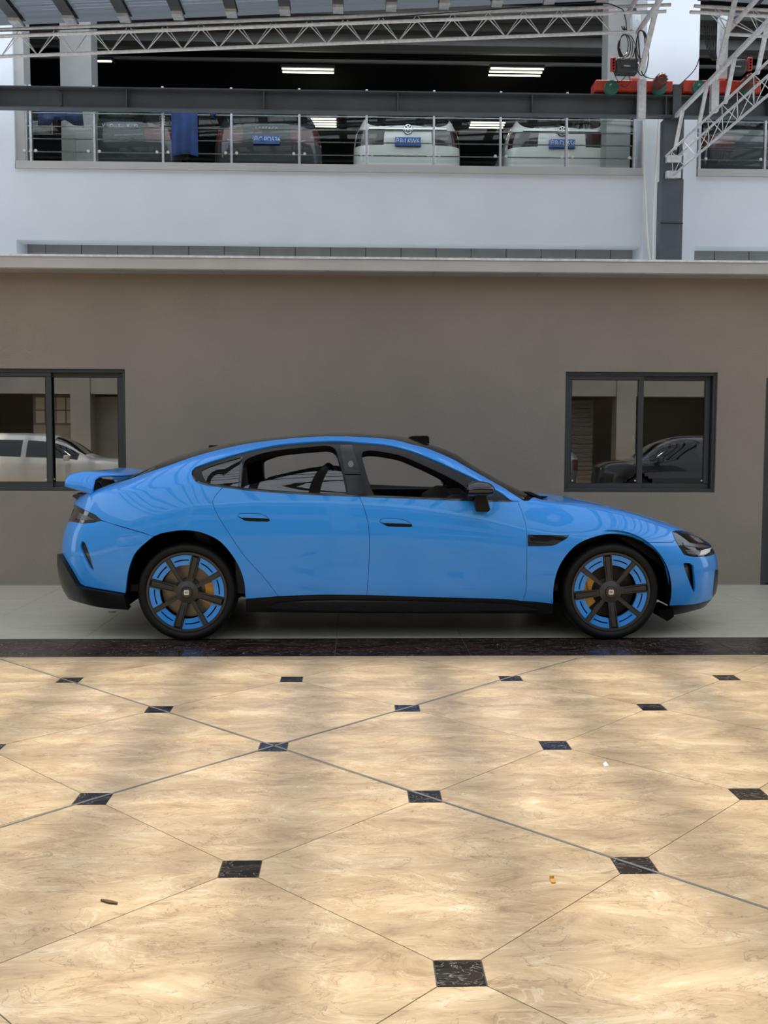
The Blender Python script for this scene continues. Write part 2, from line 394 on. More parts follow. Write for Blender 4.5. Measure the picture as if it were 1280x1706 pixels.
# back wall of the low building, with two window holes and a door hole
WT = 0.22; ZW = 3.012
WR = (2.058, 3.562, 0.922, 2.100); WL = (-3.735, -2.222, 0.922, 2.100); DR = (4.045, 5.0, 0.0, 2.05)
wall = MB()
xs_w = [-9.0, WL[0], WL[1], WR[0], WR[1], DR[0], DR[1], 9.0]
for a, b in ((-9.0, WL[0]), (WL[1], WR[0]), (WR[1], DR[0]), (DR[1], 9.0)): wall.box((a, WALLY, -.05), (b, WALLY+WT, ZW))
for o_ in (WL, WR): wall.box((o_[0], WALLY, -.05), (o_[1], WALLY+WT, o_[2])); wall.box((o_[0], WALLY, o_[3]), (o_[1], WALLY+WT, ZW))
wall.box((DR[0], WALLY, DR[3]), (DR[1], WALLY+WT, ZW))
wall_back = structure(wall.build('wall_back', 'brown_stucco'))
base = MB(); base.box((-9, WALLY-.006, 0), (DR[0]-.03, WALLY, .012)); b_ = structure(base.build('baseboard_back', 'grey_grout'))
def sliding_window(name, box, latch_side):
    x0, x1, z0, z1 = box; Y = WALLY+.028
    e = empty(name, ((x0+x1)/2, Y, z0)); e['kind'] = 'structure'
    fr = MB(); t = .034
    fr.box((x0, Y, z0), (x1, Y+.10, z0+t)); fr.box((x0, Y, z1-t), (x1, Y+.10, z1)); fr.box((x0, Y, z0+t), (x0+t, Y+.10, z1-t)); fr.box((x1-t, Y, z0+t), (x1, Y+.10, z1-t))
    fr.build('window_frame', 'window_frame', e, bevel=.003)
    mid = (x0+x1)/2
    for (a, b, yy, st) in ((x0+t*.8, mid+.035, Y+.015, .052), (mid-.028, x1-t*.8-.012, Y+.055, .050)):
        s = MB(); zb, zt = z0+t*.8, z1-t*.8
        s.box((a, yy, zb), (b, yy+.032, zb+.055)); s.box((a, yy, zt-.045), (b, yy+.032, zt)); s.box((a, yy, zb+.055), (a+st-.01, yy+.032, zt-.045)); s.box((b-st, yy, zb+.055), (b, yy+.032, zt-.045))
        so = s.build('sash', 'window_frame', e, bevel=.003)
        MB().box((a+.03, yy+.012, zb+.045), (b-.03, yy+.018, zt-.035)).build('pane', 'window_pane', so)
        g = MB(); w2 = .006
        for q in ((a+st-.01, zb+.055, a+st-.01+w2, zt-.045), (b-st-w2, zb+.055, b-st, zt-.045), (a+st-.01, zb+.055, b-st, zb+.055+w2), (a+st-.01, zt-.045-w2, b-st, zt-.045)):
            g.box((q[0], yy+.002, q[1]), (q[2], yy+.011, q[3]))
        g.build('seal', 'frame_seal', so)
        l = MB(); lx = b-st+.012 if a < mid-.2 else a+.012
        if a < mid-.2:
            l.box((lx-.055, yy+.035, z0+.50), (lx-.037, yy+.05, z0+.56)); l.tube([(lx-.046, yy+.05, z0+.54), (lx-.048, yy+.06, z0+.46)], .006, 8)
            l.build('latch', 'badge_silver', so)
        for (sx_, ) in ((a+st+.012,), (b-st-.016,)):
            MB().lathe([(0.0001, -.004), (.008, -.004), (.008, .004)], (sx_, yy+.006, zb+.085), 'y', 10).build('screw_cap', 'badge_silver', so)
    return e
sliding_window('window_1', WL, 1); sliding_window('window_2', WR, 1)
# room behind the windows
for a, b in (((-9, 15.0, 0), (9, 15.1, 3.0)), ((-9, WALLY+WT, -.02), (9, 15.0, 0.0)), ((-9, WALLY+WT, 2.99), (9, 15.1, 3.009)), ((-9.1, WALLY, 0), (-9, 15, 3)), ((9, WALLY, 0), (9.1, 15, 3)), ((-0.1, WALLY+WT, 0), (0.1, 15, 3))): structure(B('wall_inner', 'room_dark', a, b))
dr = empty('door_1', (DR[0], WALLY, 0)); dr['kind'] = 'structure'
m_ = MB(); m_.box((DR[0], WALLY-.004, 0), (DR[0]+.05, WALLY+.1, DR[3])); m_.box((DR[0]+.05, WALLY-.004, DR[3]-.05), (DR[1], WALLY+.1, DR[3])); m_.build('door_frame', 'window_frame', dr)
MB().box((DR[0]+.05, WALLY+.03, 0.01), (DR[1], WALLY+.07, DR[3]-.05)).build('door_leaf', 'window_frame', dr)

# projecting roof edge of the low building
LY = 9.385; LZ0, LZ1 = 3.012, 3.132
roof_slab = structure(B('roof_ledge', 'ledge_side', (-9, LY, LZ0+.004), (9, 15.46, LZ1)))
for k in range(-8, 9):
    x = at(195, 452, 9.5).x+1.0*k
    MB().box((x+.003, LY+.012, LZ0-.004), (x+.997, WALLY-.002, LZ0+.004)).build('soffit_panel', 'ledge_grey', roof_slab)
MB().box((-9, LY-.012, LZ1-.012), (9, LY+.03, LZ1+.008)).build('drip_edge', 'galvanised', roof_slab)

# ------------------------------------------------------------------ upper storey
FY = 15.5
X = lambda px, py=280, Y=FY: at(px, py, Y).x
Z = lambda px, py, Y=FY: at(px, py, Y).z
zb0, zb1 = Z(300, 402), Z(300, 284); zs1 = Z(300, 271.5)     # white band, sill top
FT = 10.7
fac = MB()
fac.box((-12, FY, 3.1), (X(25), FY+.5, FT))                                   # left pillar
fac.box((X(25), FY, zb0), (X(1073), FY+.35, zb1))                              # band
fac.box((X(1073), FY-.02, 3.1), (X(1160), FY+.6, FT))                           # right pillar
fac.box((X(1160), FY, zb0), (12, FY+.35, zb1))
fac.box((-12, FY-.0, FT-.6), (12, FY+.4, FT))
structure(fac.build('wall_upper', 'white_wall'))
sl = MB(); sl.box((X(25)+.02, FY-.035, zb1), (X(1071), FY+.4, zs1)); sl.box((X(1162), FY-.035, zb1), (12, FY+.4, zs1)); structure(sl.build('trim_1', 'ledge_side', bevel=.004))
rv = MB(); rv.box((X(25), FY+.05, zs1), (X(41), FY+.36, FT-.6)); structure(rv.build('trim_2', 'column_grey'))
rec = MB(); rec.box((X(25), FY+.55, 3.1), (X(1073), FY+.6, zb0+.1)); rec.box((X(1160), FY+.55, 3.1), (12, FY+.6, zb0+.1)); recess = structure(rec.build('wall_recess', 'grout'))
pw = X(107, 410)-X(167, 410); pw = abs(pw)*1.03; x = X(47, 415)+.1-2*pw
k = 0
while x < 11:
    if not (X(1078) < x+pw/2 < X(1155)):
        MB().box((x+.006, FY+.535, 3.14), (x+pw-.006, FY+.552, zb0+.05)).build('wall_panel', 'grey_panel', recess)
    x += pw
# deck, ceiling and far walls of the parking floor
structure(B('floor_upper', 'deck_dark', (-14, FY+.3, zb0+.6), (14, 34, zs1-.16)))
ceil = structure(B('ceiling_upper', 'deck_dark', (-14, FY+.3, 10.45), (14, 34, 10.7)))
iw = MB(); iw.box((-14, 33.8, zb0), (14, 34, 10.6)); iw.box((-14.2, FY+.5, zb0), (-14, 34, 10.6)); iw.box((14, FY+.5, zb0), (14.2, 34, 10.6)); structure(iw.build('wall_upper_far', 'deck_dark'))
for (py, hh, th, m_) in ((66, .16, .25, 'pipe_grey'), (84, .30, .3, 'column_grey'), (105, .06, .08, 'board_white'), (122, .06, .08, 'board_white'), (40, .22, .3, 'pipe_grey')):
    Y = (10.0-CAM_H)*F_PX/(741-py); o = MB().box((-13, Y, 10.0-hh/2), (13, Y+th, 10.0+hh/2)).build('service_duct' if hh > .1 else 'conduit', m_, ceil)
for px, wpx, Yc_ in ((100, 52, 16.6), (1013, 40, 16.6)):
    x0 = X(px, 100, Yc_); x1 = X(px+wpx, 100, Yc_)
    structure(B('trim_3', 'column_grey', (x0, Yc_, zs1-.2), (x1, Yc_+.4, 10.45)))

# =================================================================== THE BLUE CAR
YC = 7.80                                   # centre plane; the near side faces the camera
WXR, WXF, WR_, WY = -1.178, 1.816, 0.346, 6.865
def interp(xs_, ys_):
    xs_, ys_ = np.array(xs_, float), np.array(ys_, float)
    o = np.argsort(xs_); xs_, ys_ = xs_[o], ys_[o]
    d = np.diff(ys_)/np.diff(xs_); m = np.zeros_like(ys_)
    m[1:-1] = np.where(d[:-1]*d[1:] > 0, 2*d[:-1]*d[1:]/(d[:-1]+d[1:]+1e-12), 0); m[0] = d[0]; m[-1] = d[-1]
    m[1:-1] = 0.6*(d[:-1]+d[1:])/2+0.4*m[1:-1]
    def f(x):
        x = np.asarray(x, float); xc = np.clip(x, xs_[0], xs_[-1]); i = np.clip(np.searchsorted(xs_, xc)-1, 0, len(xs_)-2)
        h = xs_[i+1]-xs_[i]; t = (xc-xs_[i])/h
        return (2*t**3-3*t**2+1)*ys_[i]+(t**3-2*t**2+t)*h*m[i]+(-2*t**3+3*t**2)*ys_[i+1]+(t**3-t**2)*h*m[i+1]
    return f
def px_profile(pts):
    out = [at(px, py, Y) for px, py, Y in pts]; return interp([p.x for p in out], [p.z for p in out])
# top centre line, from the roof silhouette; end values close the nose and the tail
_zt_pts = [(125, 829, 7.6), (150, 822, 7.6), (175, 811, 7.6), (200, 800.5, 7.6), (236, 785.5, 7.6), (283, 764, 7.6), (352, 744.5, 7.6), (424, 731.5, 7.6), (480, 725.5, 7.6), (534, 722, 7.6), (565, 721, 7.6), (627, 722.8, 7.6), (674, 727.3, 7.6), (706, 737, 7.7),
           (752, 753, 7.7), (784, 773.7, 7.75), (840, 806, 7.8), (880, 827, 7.9), (924, 826, 8.0), (971, 833, 8.0), (1017, 843.5, 8.0), (1064, 856, 8.0), (1111, 873, 7.95), (1142, 885, 7.9), (1174, 899, 7.8), (1190, 909, 7.75), (1198, 917, 7.7)]
zt = px_profile(_zt_pts)
# belt / fender crest line on the near side
_zc_pts = [(112, 834, 7.3), (127, 831, 7.15), (160, 826, 7.0), (200, 821, 6.95), (260, 815, 6.92), (325, 806, 6.92), (372, 810, 6.9), (475, 819.5, 6.9), (600, 826, 6.9), (733, 830, 6.9), (852, 834, 6.92), (900, 838, 6.98), (950, 842, 7.03), (1000, 849, 7.05), (1050, 859, 7.08), (1100, 875, 7.12), (1140, 888, 7.2), (1165, 898, 7.3), (1185, 908, 7.45), (1196, 918, 7.65)]
zc = px_profile(_zc_pts)
XF_TOP, XR_TOP = 2.80, -2.235
yc = interp([-2.4, -1.6, -1.1, -0.6, 0.0, 0.9, 1.25, 1.6, 2.2, 2.9], [.86, .90, .915, .925, .925, .90, .86, .82, .80, .80])
wm = interp([-2.4, -1.6, -1.178, -0.7, 0.0, 0.8, 1.3, 1.816, 2.3, 2.9], [.965, .985, .985, .972, .966, .966, .972, .982, .975, .96])
zs = interp([-2.35, -2.2, -1.9, -1.7, -0.9, 1.4, 2.1, 2.4, 2.6, 2.75, 2.9], [.30, .27, .225, .205, .19, .19, .185, .15, .165, .19, .20])
end_f = interp([0, .15, .35, .6, .85, 1.0], [2.77, 2.82, 2.83, 2.83, 2.825, XF_TOP])
end_r = interp([0, .1, .3, .45, .6, .7, .8, .9, 1.0], [-2.15, -2.19, -2.215, -2.215, -2.205, -2.19, -2.165, -2.14, -2.12])
pexp = interp([-2.4, -1.9, -1.2, 1.0, 1.5, 2.9], [2.4, 3.0, 3.0, 2.6, 3.0, 3.0])
def _plan(d, L, a, b):
    t = 1-np.clip(d/L, 0, 1); return np.power(np.clip(1-np.power(t, a), 0, 1), 1.0/b)
def cabin_blend(x): 
    h = zt(x)-zc(x); t = np.clip((h-.02)/.22, 0, 1); return t*t*(3-2*t)
def hull_w(x, t):
    """half width at relative height t on the side of the body"""
    m, c = wm(x), yc(x); s_ = m-.055; tm = .50
    p = pexp(x)
    lo = m-(m-s_)*np.power(np.clip((tm-t)/tm, 0, 1), 2.0)
    hi = m-(m-c)*np.power(np.clip((t-tm)/(1-tm), 0, 1), p)
    w_ = np.where(t < tm, lo, hi)
    # hollow in the doors, crease above it
    door = np.exp(-((x-.28)/.95)**4)
    w_ = w_-.014*door*np.exp(-((t-.40)/.17)**2)
    return w_
def S(U, s_):
    U = np.asarray(U, float); s_ = np.asarray(s_, float)
    v = np.clip(s_, 0, 1); q = np.clip(s_-1, 0, 1)
    xf, xr = end_f(v), end_r(v)
    x = xr+(xf-xr)*(1-np.cos(PI*U))/2
    P = _plan(xf-x, 1.12, 2.35, 2.55)*_plan(x-xr, .92, 2.7, 3.1)
    z0, z1 = zs(x), zc(x); zz = z0+(z1-z0)*v
    yh = hull_w(x, v)*P
    # deck / greenhouse
    g = cabin_blend(x); c = yc(x); T = zt(x); hgt = T-z1
    ang = np.radians(33)
    p1c_y, p1c_z = c-np.sin(ang)*.60*hgt, z1+np.cos(ang)*.60*hgt
    dwn = (wm(x)-c)*pexp(x)/(.5*np.maximum(z1-z0, .1)); nn = np.sqrt(1+dwn**2)
    p1h_y, p1h_z = c-.10*dwn/nn, z1+.10/nn*np.clip(.5+hgt*6, .25, 1)
    p1y = p1h_y*(1-g)+p1c_y*g; p1z = p1h_z*(1-g)+p1c_z*g
    k = .45*(1-g)+.745*g; p2y = k*c/.925; p2z = T+(1-g)*0.0+g*.006
    B0, B1, B2, B3 = (1-q)**3, 3*q*(1-q)**2, 3*q*q*(1-q), q**3
    yd = (B0*c+B1*p1y+B2*p2y)*P; zd = B0*z1+B1*p1z+B2*p2z+B3*T
    # the deck closes onto the crest at the two ends
    Pe = np.power(np.clip(P, 0, 1), .8)
    zd = z1+(zd-z1)*Pe
    dk = s_ > 1
    return np.stack([x, YC-np.where(dk, yd, yh), np.where(dk, zd, zz)], -1)
LS, SS = 8.0, 0.85                                    # domain scaling for even triangles
def Snorm(U, s_, e=2e-3):
    U = np.clip(U, .004, .996); s_ = np.clip(s_, .003, 1.992)
    a = S(U+e*.5, s_)-S(U-e*.5, s_); b = S(U, s_+e*1.5)-S(U, s_-e*1.5)
    n = np.cross(a, b); n /= np.linalg.norm(n, axis=-1, keepdims=True)+1e-12
    return n*np.where(n[..., 1:2] > 0, 1, 1)*1.0
GU, GS = np.meshgrid(np.linspace(.001, .999, 520), np.concatenate([np.linspace(0, 1, 110), np.linspace(1.004, 1.999, 170)]), indexing='ij')
GP = S(GU, GS); GN = Snorm(GU, GS)
if GN[260, 40, 1] > 0: NSIGN = -1.0
else: NSIGN = 1.0
GN = GN*NSIGN
gx, gy = proj(GP)
vis = ((CAMP-GP)*GN).sum(-1) > -0.02
gxm = np.where(vis, gx, 1e9)
def locate(px, py):
    d = (gxm-px)**2+(gy-py)**2; i = np.unravel_index(np.argmin(d), d.shape); U, s_ = GU[i], GS[i]
    for _ in range(12):
        e = 4e-4; sgn = 1
        f0 = np.array(proj(S(U, s_)))-[px, py]
        if np.hypot(*f0) < .03: break
        eu = e if U < .99 else -e; es = e*3 if s_ < 1.9 else -e*3
        if s_ <= 1 < s_+es: es = -es
        fu = (np.array(proj(S(U+eu, s_)))-[px, py]-f0)/eu; fs = (np.array(proj(S(U, s_+es)))-[px, py]-f0)/es
        J = np.stack([fu, fs], 1)
        try: st = np.linalg.solve(J.T@J+np.eye(2)*1e-1, -J.T@f0)
        except Exception: break
        st = np.clip(st, -.01, .01); U2, s2 = np.clip(U+st[0], .0, 1.0), np.clip(s_+st[1], 0, 2.0)
        if np.hypot(*(np.array(proj(S(U2, s2)))-[px, py])) >= np.hypot(*f0): break
        U, s_ = U2, s2
    return float(U), float(s_)
def U_of(x, s_):
    v = min(max(s_, 0), 1); xf, xr = float(end_f(v)), float(end_r(v))
    return math.acos(max(-1, min(1, 1-2*(x-xr)/(xf-xr))))/PI
def dom(item):
    if item[0] == 'd': return (U_of(item[1], item[2]), item[2])     # ('d', x, s)
    if item[0] == 'r': return (0.0, item[1])                         # ('r', s)
    if item[0] == 'f': return (1.0, item[1])
    return locate(*item)
def smooth_line(pts, step=5.0, ang=42):
    """Catmull-Rom densify of a closed pixel outline, keeping corners and domain points"""
    n = len(pts); out = []
    isd = [isinstance(p[0], str) for p in pts]
    def corner(i):
        if isd[i] or isd[i-1] or isd[(i+1) % n]: return True
        a = np.subtract(pts[i], pts[i-1]); b = np.subtract(pts[(i+1) % n], pts[i])
        c = np.dot(a, b)/(np.hypot(*a)*np.hypot(*b)+1e-9); return c < math.cos(math.radians(ang))
    cor = [corner(i) for i in range(n)]
    for i in range(n):
        j = (i+1) % n; out.append(pts[i])
        if isd[i] or isd[j]: continue
        p1, p2 = np.array(pts[i], float), np.array(pts[j], float)
        p0 = p1 if cor[i] else np.array(pts[i-1], float); p3 = p2 if cor[j] else np.array(pts[(j+1) % n], float)
        L = np.hypot(*(p2-p1)); k = max(1, int(L/step))
        t1 = (p2-p0)*(.5 if not cor[i] else 1.0)*1.0; t2 = (p3-p1)*(.5 if not cor[j] else 1.0)
        for t in (t1, t2):
            m_ = np.hypot(*t)
            if m_ > 1.3*L: t *= 1.3*L/m_
        for q in range(1, k):
            t = q/k
            out.append(tuple((2*t**3-3*t*t+1)*p1+(t**3-2*t*t+t)*t1+(-2*t**3+3*t*t)*p2+(t**3-t*t)*t2))
    return out
def domain_poly(pts, step=5.0):
    o = smooth_line(pts, step); d = [dom(p) for p in o]; out = []
    n = len(d)
    for i in range(n):                                # densify long domain jumps
        a, b = d[i], d[(i+1) % n]; L = math.hypot((b[0]-a[0])*LS, (b[1]-a[1])*SS)
        k = max(1, int(L/.05)) if (isinstance(o[i][0], str) or isinstance(o[(i+1) % n][0], str)) else 1
        for q in range(k): out.append(((a[0]+(b[0]-a[0])*q/k)*LS, (a[1]+(b[1]-a[1])*q/k)*SS))
    # drop duplicates
    res = []
    for p in out:
        if not res or math.hypot(p[0]-res[-1][0], p[1]-res[-1][1]) > 1.5e-3: res.append(p)
    if math.hypot(res[0][0]-res[-1][0], res[0][1]-res[-1][1]) < 1.5e-3: res.pop()
    return res
def pip(px, py, poly):
    poly = np.array(poly); x1, y1 = poly[:, 0], poly[:, 1]; x2, y2 = np.roll(x1, -1), np.roll(y1, -1)
    px = np.asarray(px)[..., None]; py = np.asarray(py)[..., None]
    c = ((y1 > py) != (y2 > py)) & (px < (x2-x1)*(py-y1)/(y2-y1+1e-15)+x1)
    return c.sum(-1) % 2 == 1
def dist_poly(P, poly):
    A = np.array(poly); Bq = np.roll(A, -1, 0); d = Bq-A; L = (d**2).sum(1)+1e-12
    t = np.clip(((P[:, None, :]-A)*d).sum(-1)/L, 0, 1); c = A+t[..., None]*d
    return np.sqrt(((P[:, None, :]-c)**2).sum(-1)).min(1)
def patch_mesh(outline, holes=(), offset=0.0, thick=.016, grid=.036, raw=False, gap=0.0015, rim=True):
    polys = [domain_poly(outline)]+[domain_poly(h) for h in holes]
    if gap:
        def shrink(poly, g):
            P = np.array(poly); ar = 0.5*np.sum(P[:, 0]*np.roll(P[:, 1], -1)-np.roll(P[:, 0], -1)*P[:, 1]); sg = 1 if ar > 0 else -1
            t = np.roll(P, -1, 0)-np.roll(P, 1, 0); t /= np.linalg.norm(t, axis=1, keepdims=True)+1e-12
            nrm = np.stack([-t[:, 1], t[:, 0]], 1)*sg
            Q = P+nrm*g
            edge = (P[:, 0] < 1e-4) | (P[:, 0] > LS-1e-4) | (P[:, 1] > 2*SS-1e-4) | (P[:, 1] < 1e-4)
            Q[edge] = P[edge]; return [tuple(p) for p in Q]
        polys = [shrink(polys[0], gap)]+[shrink(h, -gap) for h in polys[1:]]
    P0 = np.array(polys[0]); mn, mx = P0.min(0), P0.max(0)
    nx, ny = int((mx[0]-mn[0])/grid)+2, int((mx[1]-mn[1])/grid)+2
    gx_, gy_ = np.meshgrid(np.linspace(mn[0], mx[0], nx), np.linspace(mn[1], mx[1], ny)); G = np.stack([gx_.ravel(), gy_.ravel()], 1)
    keep = pip(G[:, 0], G[:, 1], polys[0])
    for h in polys[1:]: keep &= ~pip(G[:, 0], G[:, 1], h)
    G = G[keep]
    if len(G):
        k2 = np.ones(len(G), bool)
        for h in polys: k2 &= dist_poly(G, h) > grid*.42
        G = G[k2]
    # a row of points on the crest so that the hull/deck crease stays crisp
    verts = []; edges = []
    for h in polys:
        o = len(verts); verts += [tuple(p) for p in h]; edges += [(o+i, o+(i+1) % len(h)) for i in range(len(h))]
    nb = len(verts); verts += [tuple(p) for p in G]
    cv, ce, cf, ov, oe, of = delaunay_2d_cdt([Vector(v) for v in verts], edges, [], 0, 1e-6)
    C2 = np.array([(v.x, v.y) for v in cv]); F = [tuple(f) for f in cf]
    cen = np.array([C2[list(f)].mean(0) for f in F]); ok = pip(cen[:, 0], cen[:, 1], polys[0])
    for h in polys[1:]: ok &= ~pip(cen[:, 0], cen[:, 1], h)
    F = [f for f, k in zip(F, ok) if k]
    U, s_ = C2[:, 0]/LS, C2[:, 1]/SS
    N = Snorm(U, s_)*NSIGN; P3 = S(U, s_)+N*offset
    used = sorted({i for f in F for i in f}); mp = {o: i for i, o in enumerate(used)}
    P3, N = P3[used], N[used]; F = [tuple(mp[i] for i in f) for f in F]
    # orient the triangles with the normal
    out = []
    for f in F:
        a, b, c = P3[list(f[:3])]; n = np.cross(b-a, c-a)
        out.append(f if n@N[f[0]] > 0 else f[::-1])
    F = out; nsurf = len(P3); V = [tuple(p) for p in P3]; NN = [tuple(n) for n in N]; RF = []
    if rim and thick:
        cnt = {}
        for f in F:
            for i in range(len(f)):
                a, b = f[i], f[(i+1) % len(f)]; cnt[(a, b)] = 1
        be = [(a, b) for (a, b) in cnt if (b, a) not in cnt]
        mpi = {}
        def nv(i, d):
            if (i, d) not in mpi: mpi[(i, d)] = len(V); p = P3[i]-N[i]*(thick if d else 0); V.append(tuple(p)); NN.append(None)
            return mpi[(i, d)]
        for a, b in be:
            if abs(P3[a][1]-YC) < 2e-3 and abs(P3[b][1]-YC) < 2e-3: continue
            RF.append((nv(b, 0), nv(a, 0), nv(a, 1), nv(b, 1)))
    return V, NN, F, RF
def mirror(D):
    V, NN, F, RF = D
    return [(x, 2*YC-y, z) for x, y, z in V], [None if n is None else (n[0], -n[1], n[2]) for n in NN], [f[::-1] for f in F], [f[::-1] for f in RF]
def build_patch(name, m, Ds, parent, rim_mat=None):
    V, NN, F, FS = [], [], [], []
    for v, nn, f, rf in Ds:
        o = len(V); V += v; NN += nn; F += [tuple(i+o for i in t) for t in f]; FS += [0]*len(f)
        F += [tuple(i+o for i in t) for t in rf]; FS += [1]*len(rf)
    me = bpy.data.meshes.new(name); me.from_pydata(V, [], F); me.materials.append(MATS[m])
    if rim_mat: me.materials.append(MATS[rim_mat])
    for p, k in zip(me.polygons, FS):
        p.use_smooth = True
        if k and rim_mat: p.material_index = 1
    me.update()
    vn = [tuple(v.vector) for v in me.vertex_normals] if hasattr(me, 'vertex_normals') else None
    me.normals_split_custom_set_from_vertices([n if n is not None else vn[i] for i, n in enumerate(NN)])
    o = bpy.data.objects.new(name, me); COL.objects.link(o)
    if parent: setpar(o, parent)
    return o
def both(name, m, outline, holes=(), parent=None, far=True, rim_mat=None, **k):
    D = patch_mesh(outline, holes, **k); a = build_patch(name, m, [D], parent, rim_mat)
    b = build_patch(name, m, [mirror(D)], parent, rim_mat) if far else None
    return a, b
def joined(name, m, outline, holes=(), parent=None, rim_mat=None, **k):
    D = patch_mesh(outline, holes, **k); return build_patch(name, m, [D, mirror(D)], parent, rim_mat)

car = empty('car', (0.3, YC, 0.0), 'bright blue four-door fastback car with a raised tail wing, parked side-on by the brown wall', 'car')

# ---- outlines, as seen in side view
arch_r = [(409, 998), (407, 971), (399, 946), (386, 924), (367.5, 903), (346, 891), (324, 885), (299, 884), (267.5, 889), (249, 899), (230, 916), (221, 930), (213, 955), (209, 988.6)]
arch_f = [(922, 1006.6), (923, 977), (930, 949), (942.5, 927), (961, 908), (986, 896), (1017.5, 889), (1049, 892), (1074, 902), (1096, 919), (1108, 939), (1114, 961), (1117, 983), (1116, 1009)]
win_lo = [(320, 790), (325, 799), (337.5, 804.5), (372.5, 810), (425, 816), (475, 819.5), (525, 822.5), (598, 825), (646.7, 827), (733.5, 830.5), (780, 832.5), (852, 834.5)]
win_hi = [(320, 785), (325, 779), (350, 770), (400, 755), (450, 743.7), (480, 739.5), (525, 736), (565, 735), (600.5, 737.5), (646.7, 742), (690, 753), (733.5, 770.7), (777, 791), (806, 805), (834.6, 821)]
rail_hi = [(870.6, 833), (849, 819), (840, 813), (815, 799), (784, 781.6), (752.5, 764), (712, 747), (690, 741), (659, 733), (627, 729.4), (565, 726.5), (502, 728.6), (440, 734.9), (392, 742.8), (330, 758.5), (267.5, 780), (217, 797.5), (206, 801)]
trunk_seam = [(226, 797), (215, 808), (200, 814), (181, 819.5), (160, 822.5), (140, 826)]
tail_top = [(125.5, 841), (140, 849.4), (159, 858), (170, 867)]
seam_r = [(170, 867.6), (200, 876.5), (240, 888), (256, 893.6)]
# rear quarter with the roof rail: one blue pressing from the A-pillar foot to the tail
rq = [(863, 835), (874, 834.5)]+rail_hi+trunk_seam+[('r', .985), ('r', .90)]+tail_top+seam_r[1:]+[(267.5, 889), (299, 884), (324, 885), (346, 891), (367.5, 903), (386, 924), (399, 946), (407, 971), (409, 998), (440, 995.6), (464, 993.5), (439, 961), (408, 927), (380, 886), (361, 855), (354, 836), (358, 827), (372, 811)]+[(337.5, 805), (325, 799.5), (319.5, 791), (319.5, 784.5), (325, 778.5)]+[(p[0], p[1]-.6) for p in win_hi[2:]]+[(852, 833.6)]
both('rear_quarter_panel', 'blue_paint', rq, parent=car)
both('rear_door', 'blue_paint', [(372.5, 811), (425, 817), (475, 820.5), (525, 823.5), (598, 826), (604, 839), (612, 864), (615, 886), (615.3, 930), (611.5, 991.5), (534, 991), (471, 993.5), (464, 993.5), (439, 961), (408, 927), (380, 886), (361, 855), (354, 836), (358, 827)], parent=car)
both('front_door', 'blue_paint', [(598, 826), (646.7, 828), (733.5, 831.5), (780, 833.5), (852, 835.5), (863, 835.5), (870.6, 855), (877, 880), (878, 911), (877, 980), (871, 1001.5), (840, 998.3), (690, 994.2), (611.5, 991.5), (615.3, 930), (615, 886), (612, 864), (604, 839)], parent=car)
crest_seam = [(892, 833.5), (920, 837), (960, 843), (1000, 850), (1050, 861), (1100, 876), (1126.5, 884)]
ff = [(863, 835), (874, 834.5)]+crest_seam+[(1121, 886), (1120.6, 890), (1125, 899), (1121.5, 903), (1090, 903.3), (1074, 902), (1049, 892), (1017.5, 889), (986, 896), (961, 908), (942.5, 927), (930, 949), (923, 977), (922, 1006.6), (900, 1003.5), (871, 1001.5), (877, 980), (878, 911), (877, 880), (870.6, 855)]
fvent = [(879.5, 891), (949, 892.3), (945.6, 896), (933, 903.5), (920.6, 909), (880, 909.7)]
both('front_fender', 'blue_paint', ff, [fvent], parent=car)
joined('hood', 'blue_paint', [(882, 833.2)]+crest_seam+[(1139, 883.7), (1158, 888.5), (1177, 896.2), (1192.5, 906.5), ('f', 1.0), ('f', 1.5), ('f', 2.0), ('d', 2.2, 2.0), ('d', 1.42, 2.0), ('d', 1.36, 1.6)], parent=car)
head = [(1120.6, 886.5), (1127, 883.9), (1139, 884.3), (1158, 889), (1177, 896.8), (1190, 905.5), (1195, 914), (1193, 920), (1187, 924.6), (1174, 927), (1155, 927.5), (1140, 924), (1133, 913), (1125, 899)]
svent = [(1139, 939), (1142, 938), (1150, 938.3), (1156, 943), (1157.6, 960), (1158.6, 984), (1156.6, 988), (1149, 969), (1141.7, 949)]
fb = [(1074, 903), (1090, 903.6), (1121.5, 903.4)]+[(1125, 899), (1120.6, 890), (1121, 886)]+[(1127, 884.5), (1139, 884.2), (1158, 889), (1177, 896.7), (1192.5, 907), ('f', 1.0), ('f', .17)]+[(1187, 998.5), (1170, 1004), (1152, 1007.5), (1116, 1009), (1117, 983), (1114, 961), (1108, 939), (1096, 919)]
both('front_bumper', 'blue_paint', fb, [head, svent], parent=car)
both('chin_spoiler', 'satin_black', [(1116, 1009.5), (1152, 1008), (1170, 1004.5), (1188, 999), ('f', .15), ('f', 0.0), (1168, 1014), (1142, 1021), (1117, 1026)], parent=car)
both('front_intake', 'satin_black', [(1192, 949), ('f', .60), ('f', .14), (1187.5, 993)], parent=car, offset=.003, thick=.01)
rvent = [(137, 901), (141, 904), (148, 921), (154, 942), (156.5, 952), (151, 947), (144, 934), (134.8, 914), (134.2, 907)]
rb = [(125.5, 869.5), (135, 871.8), (156, 870.5), (170, 867.8), (200, 877), (240, 888.5), (256, 894), (249, 899), (230, 916), (221, 930), (213, 955), (209, 988.6), (174, 982.5), (140, 976), (134, 972), (127.5, 961), (115, 940), (104, 921.5), ('r', .36), ('r', .74), (110, 868.6)]
both('rear_bumper', 'blue_paint', rb, [rvent], parent=car)
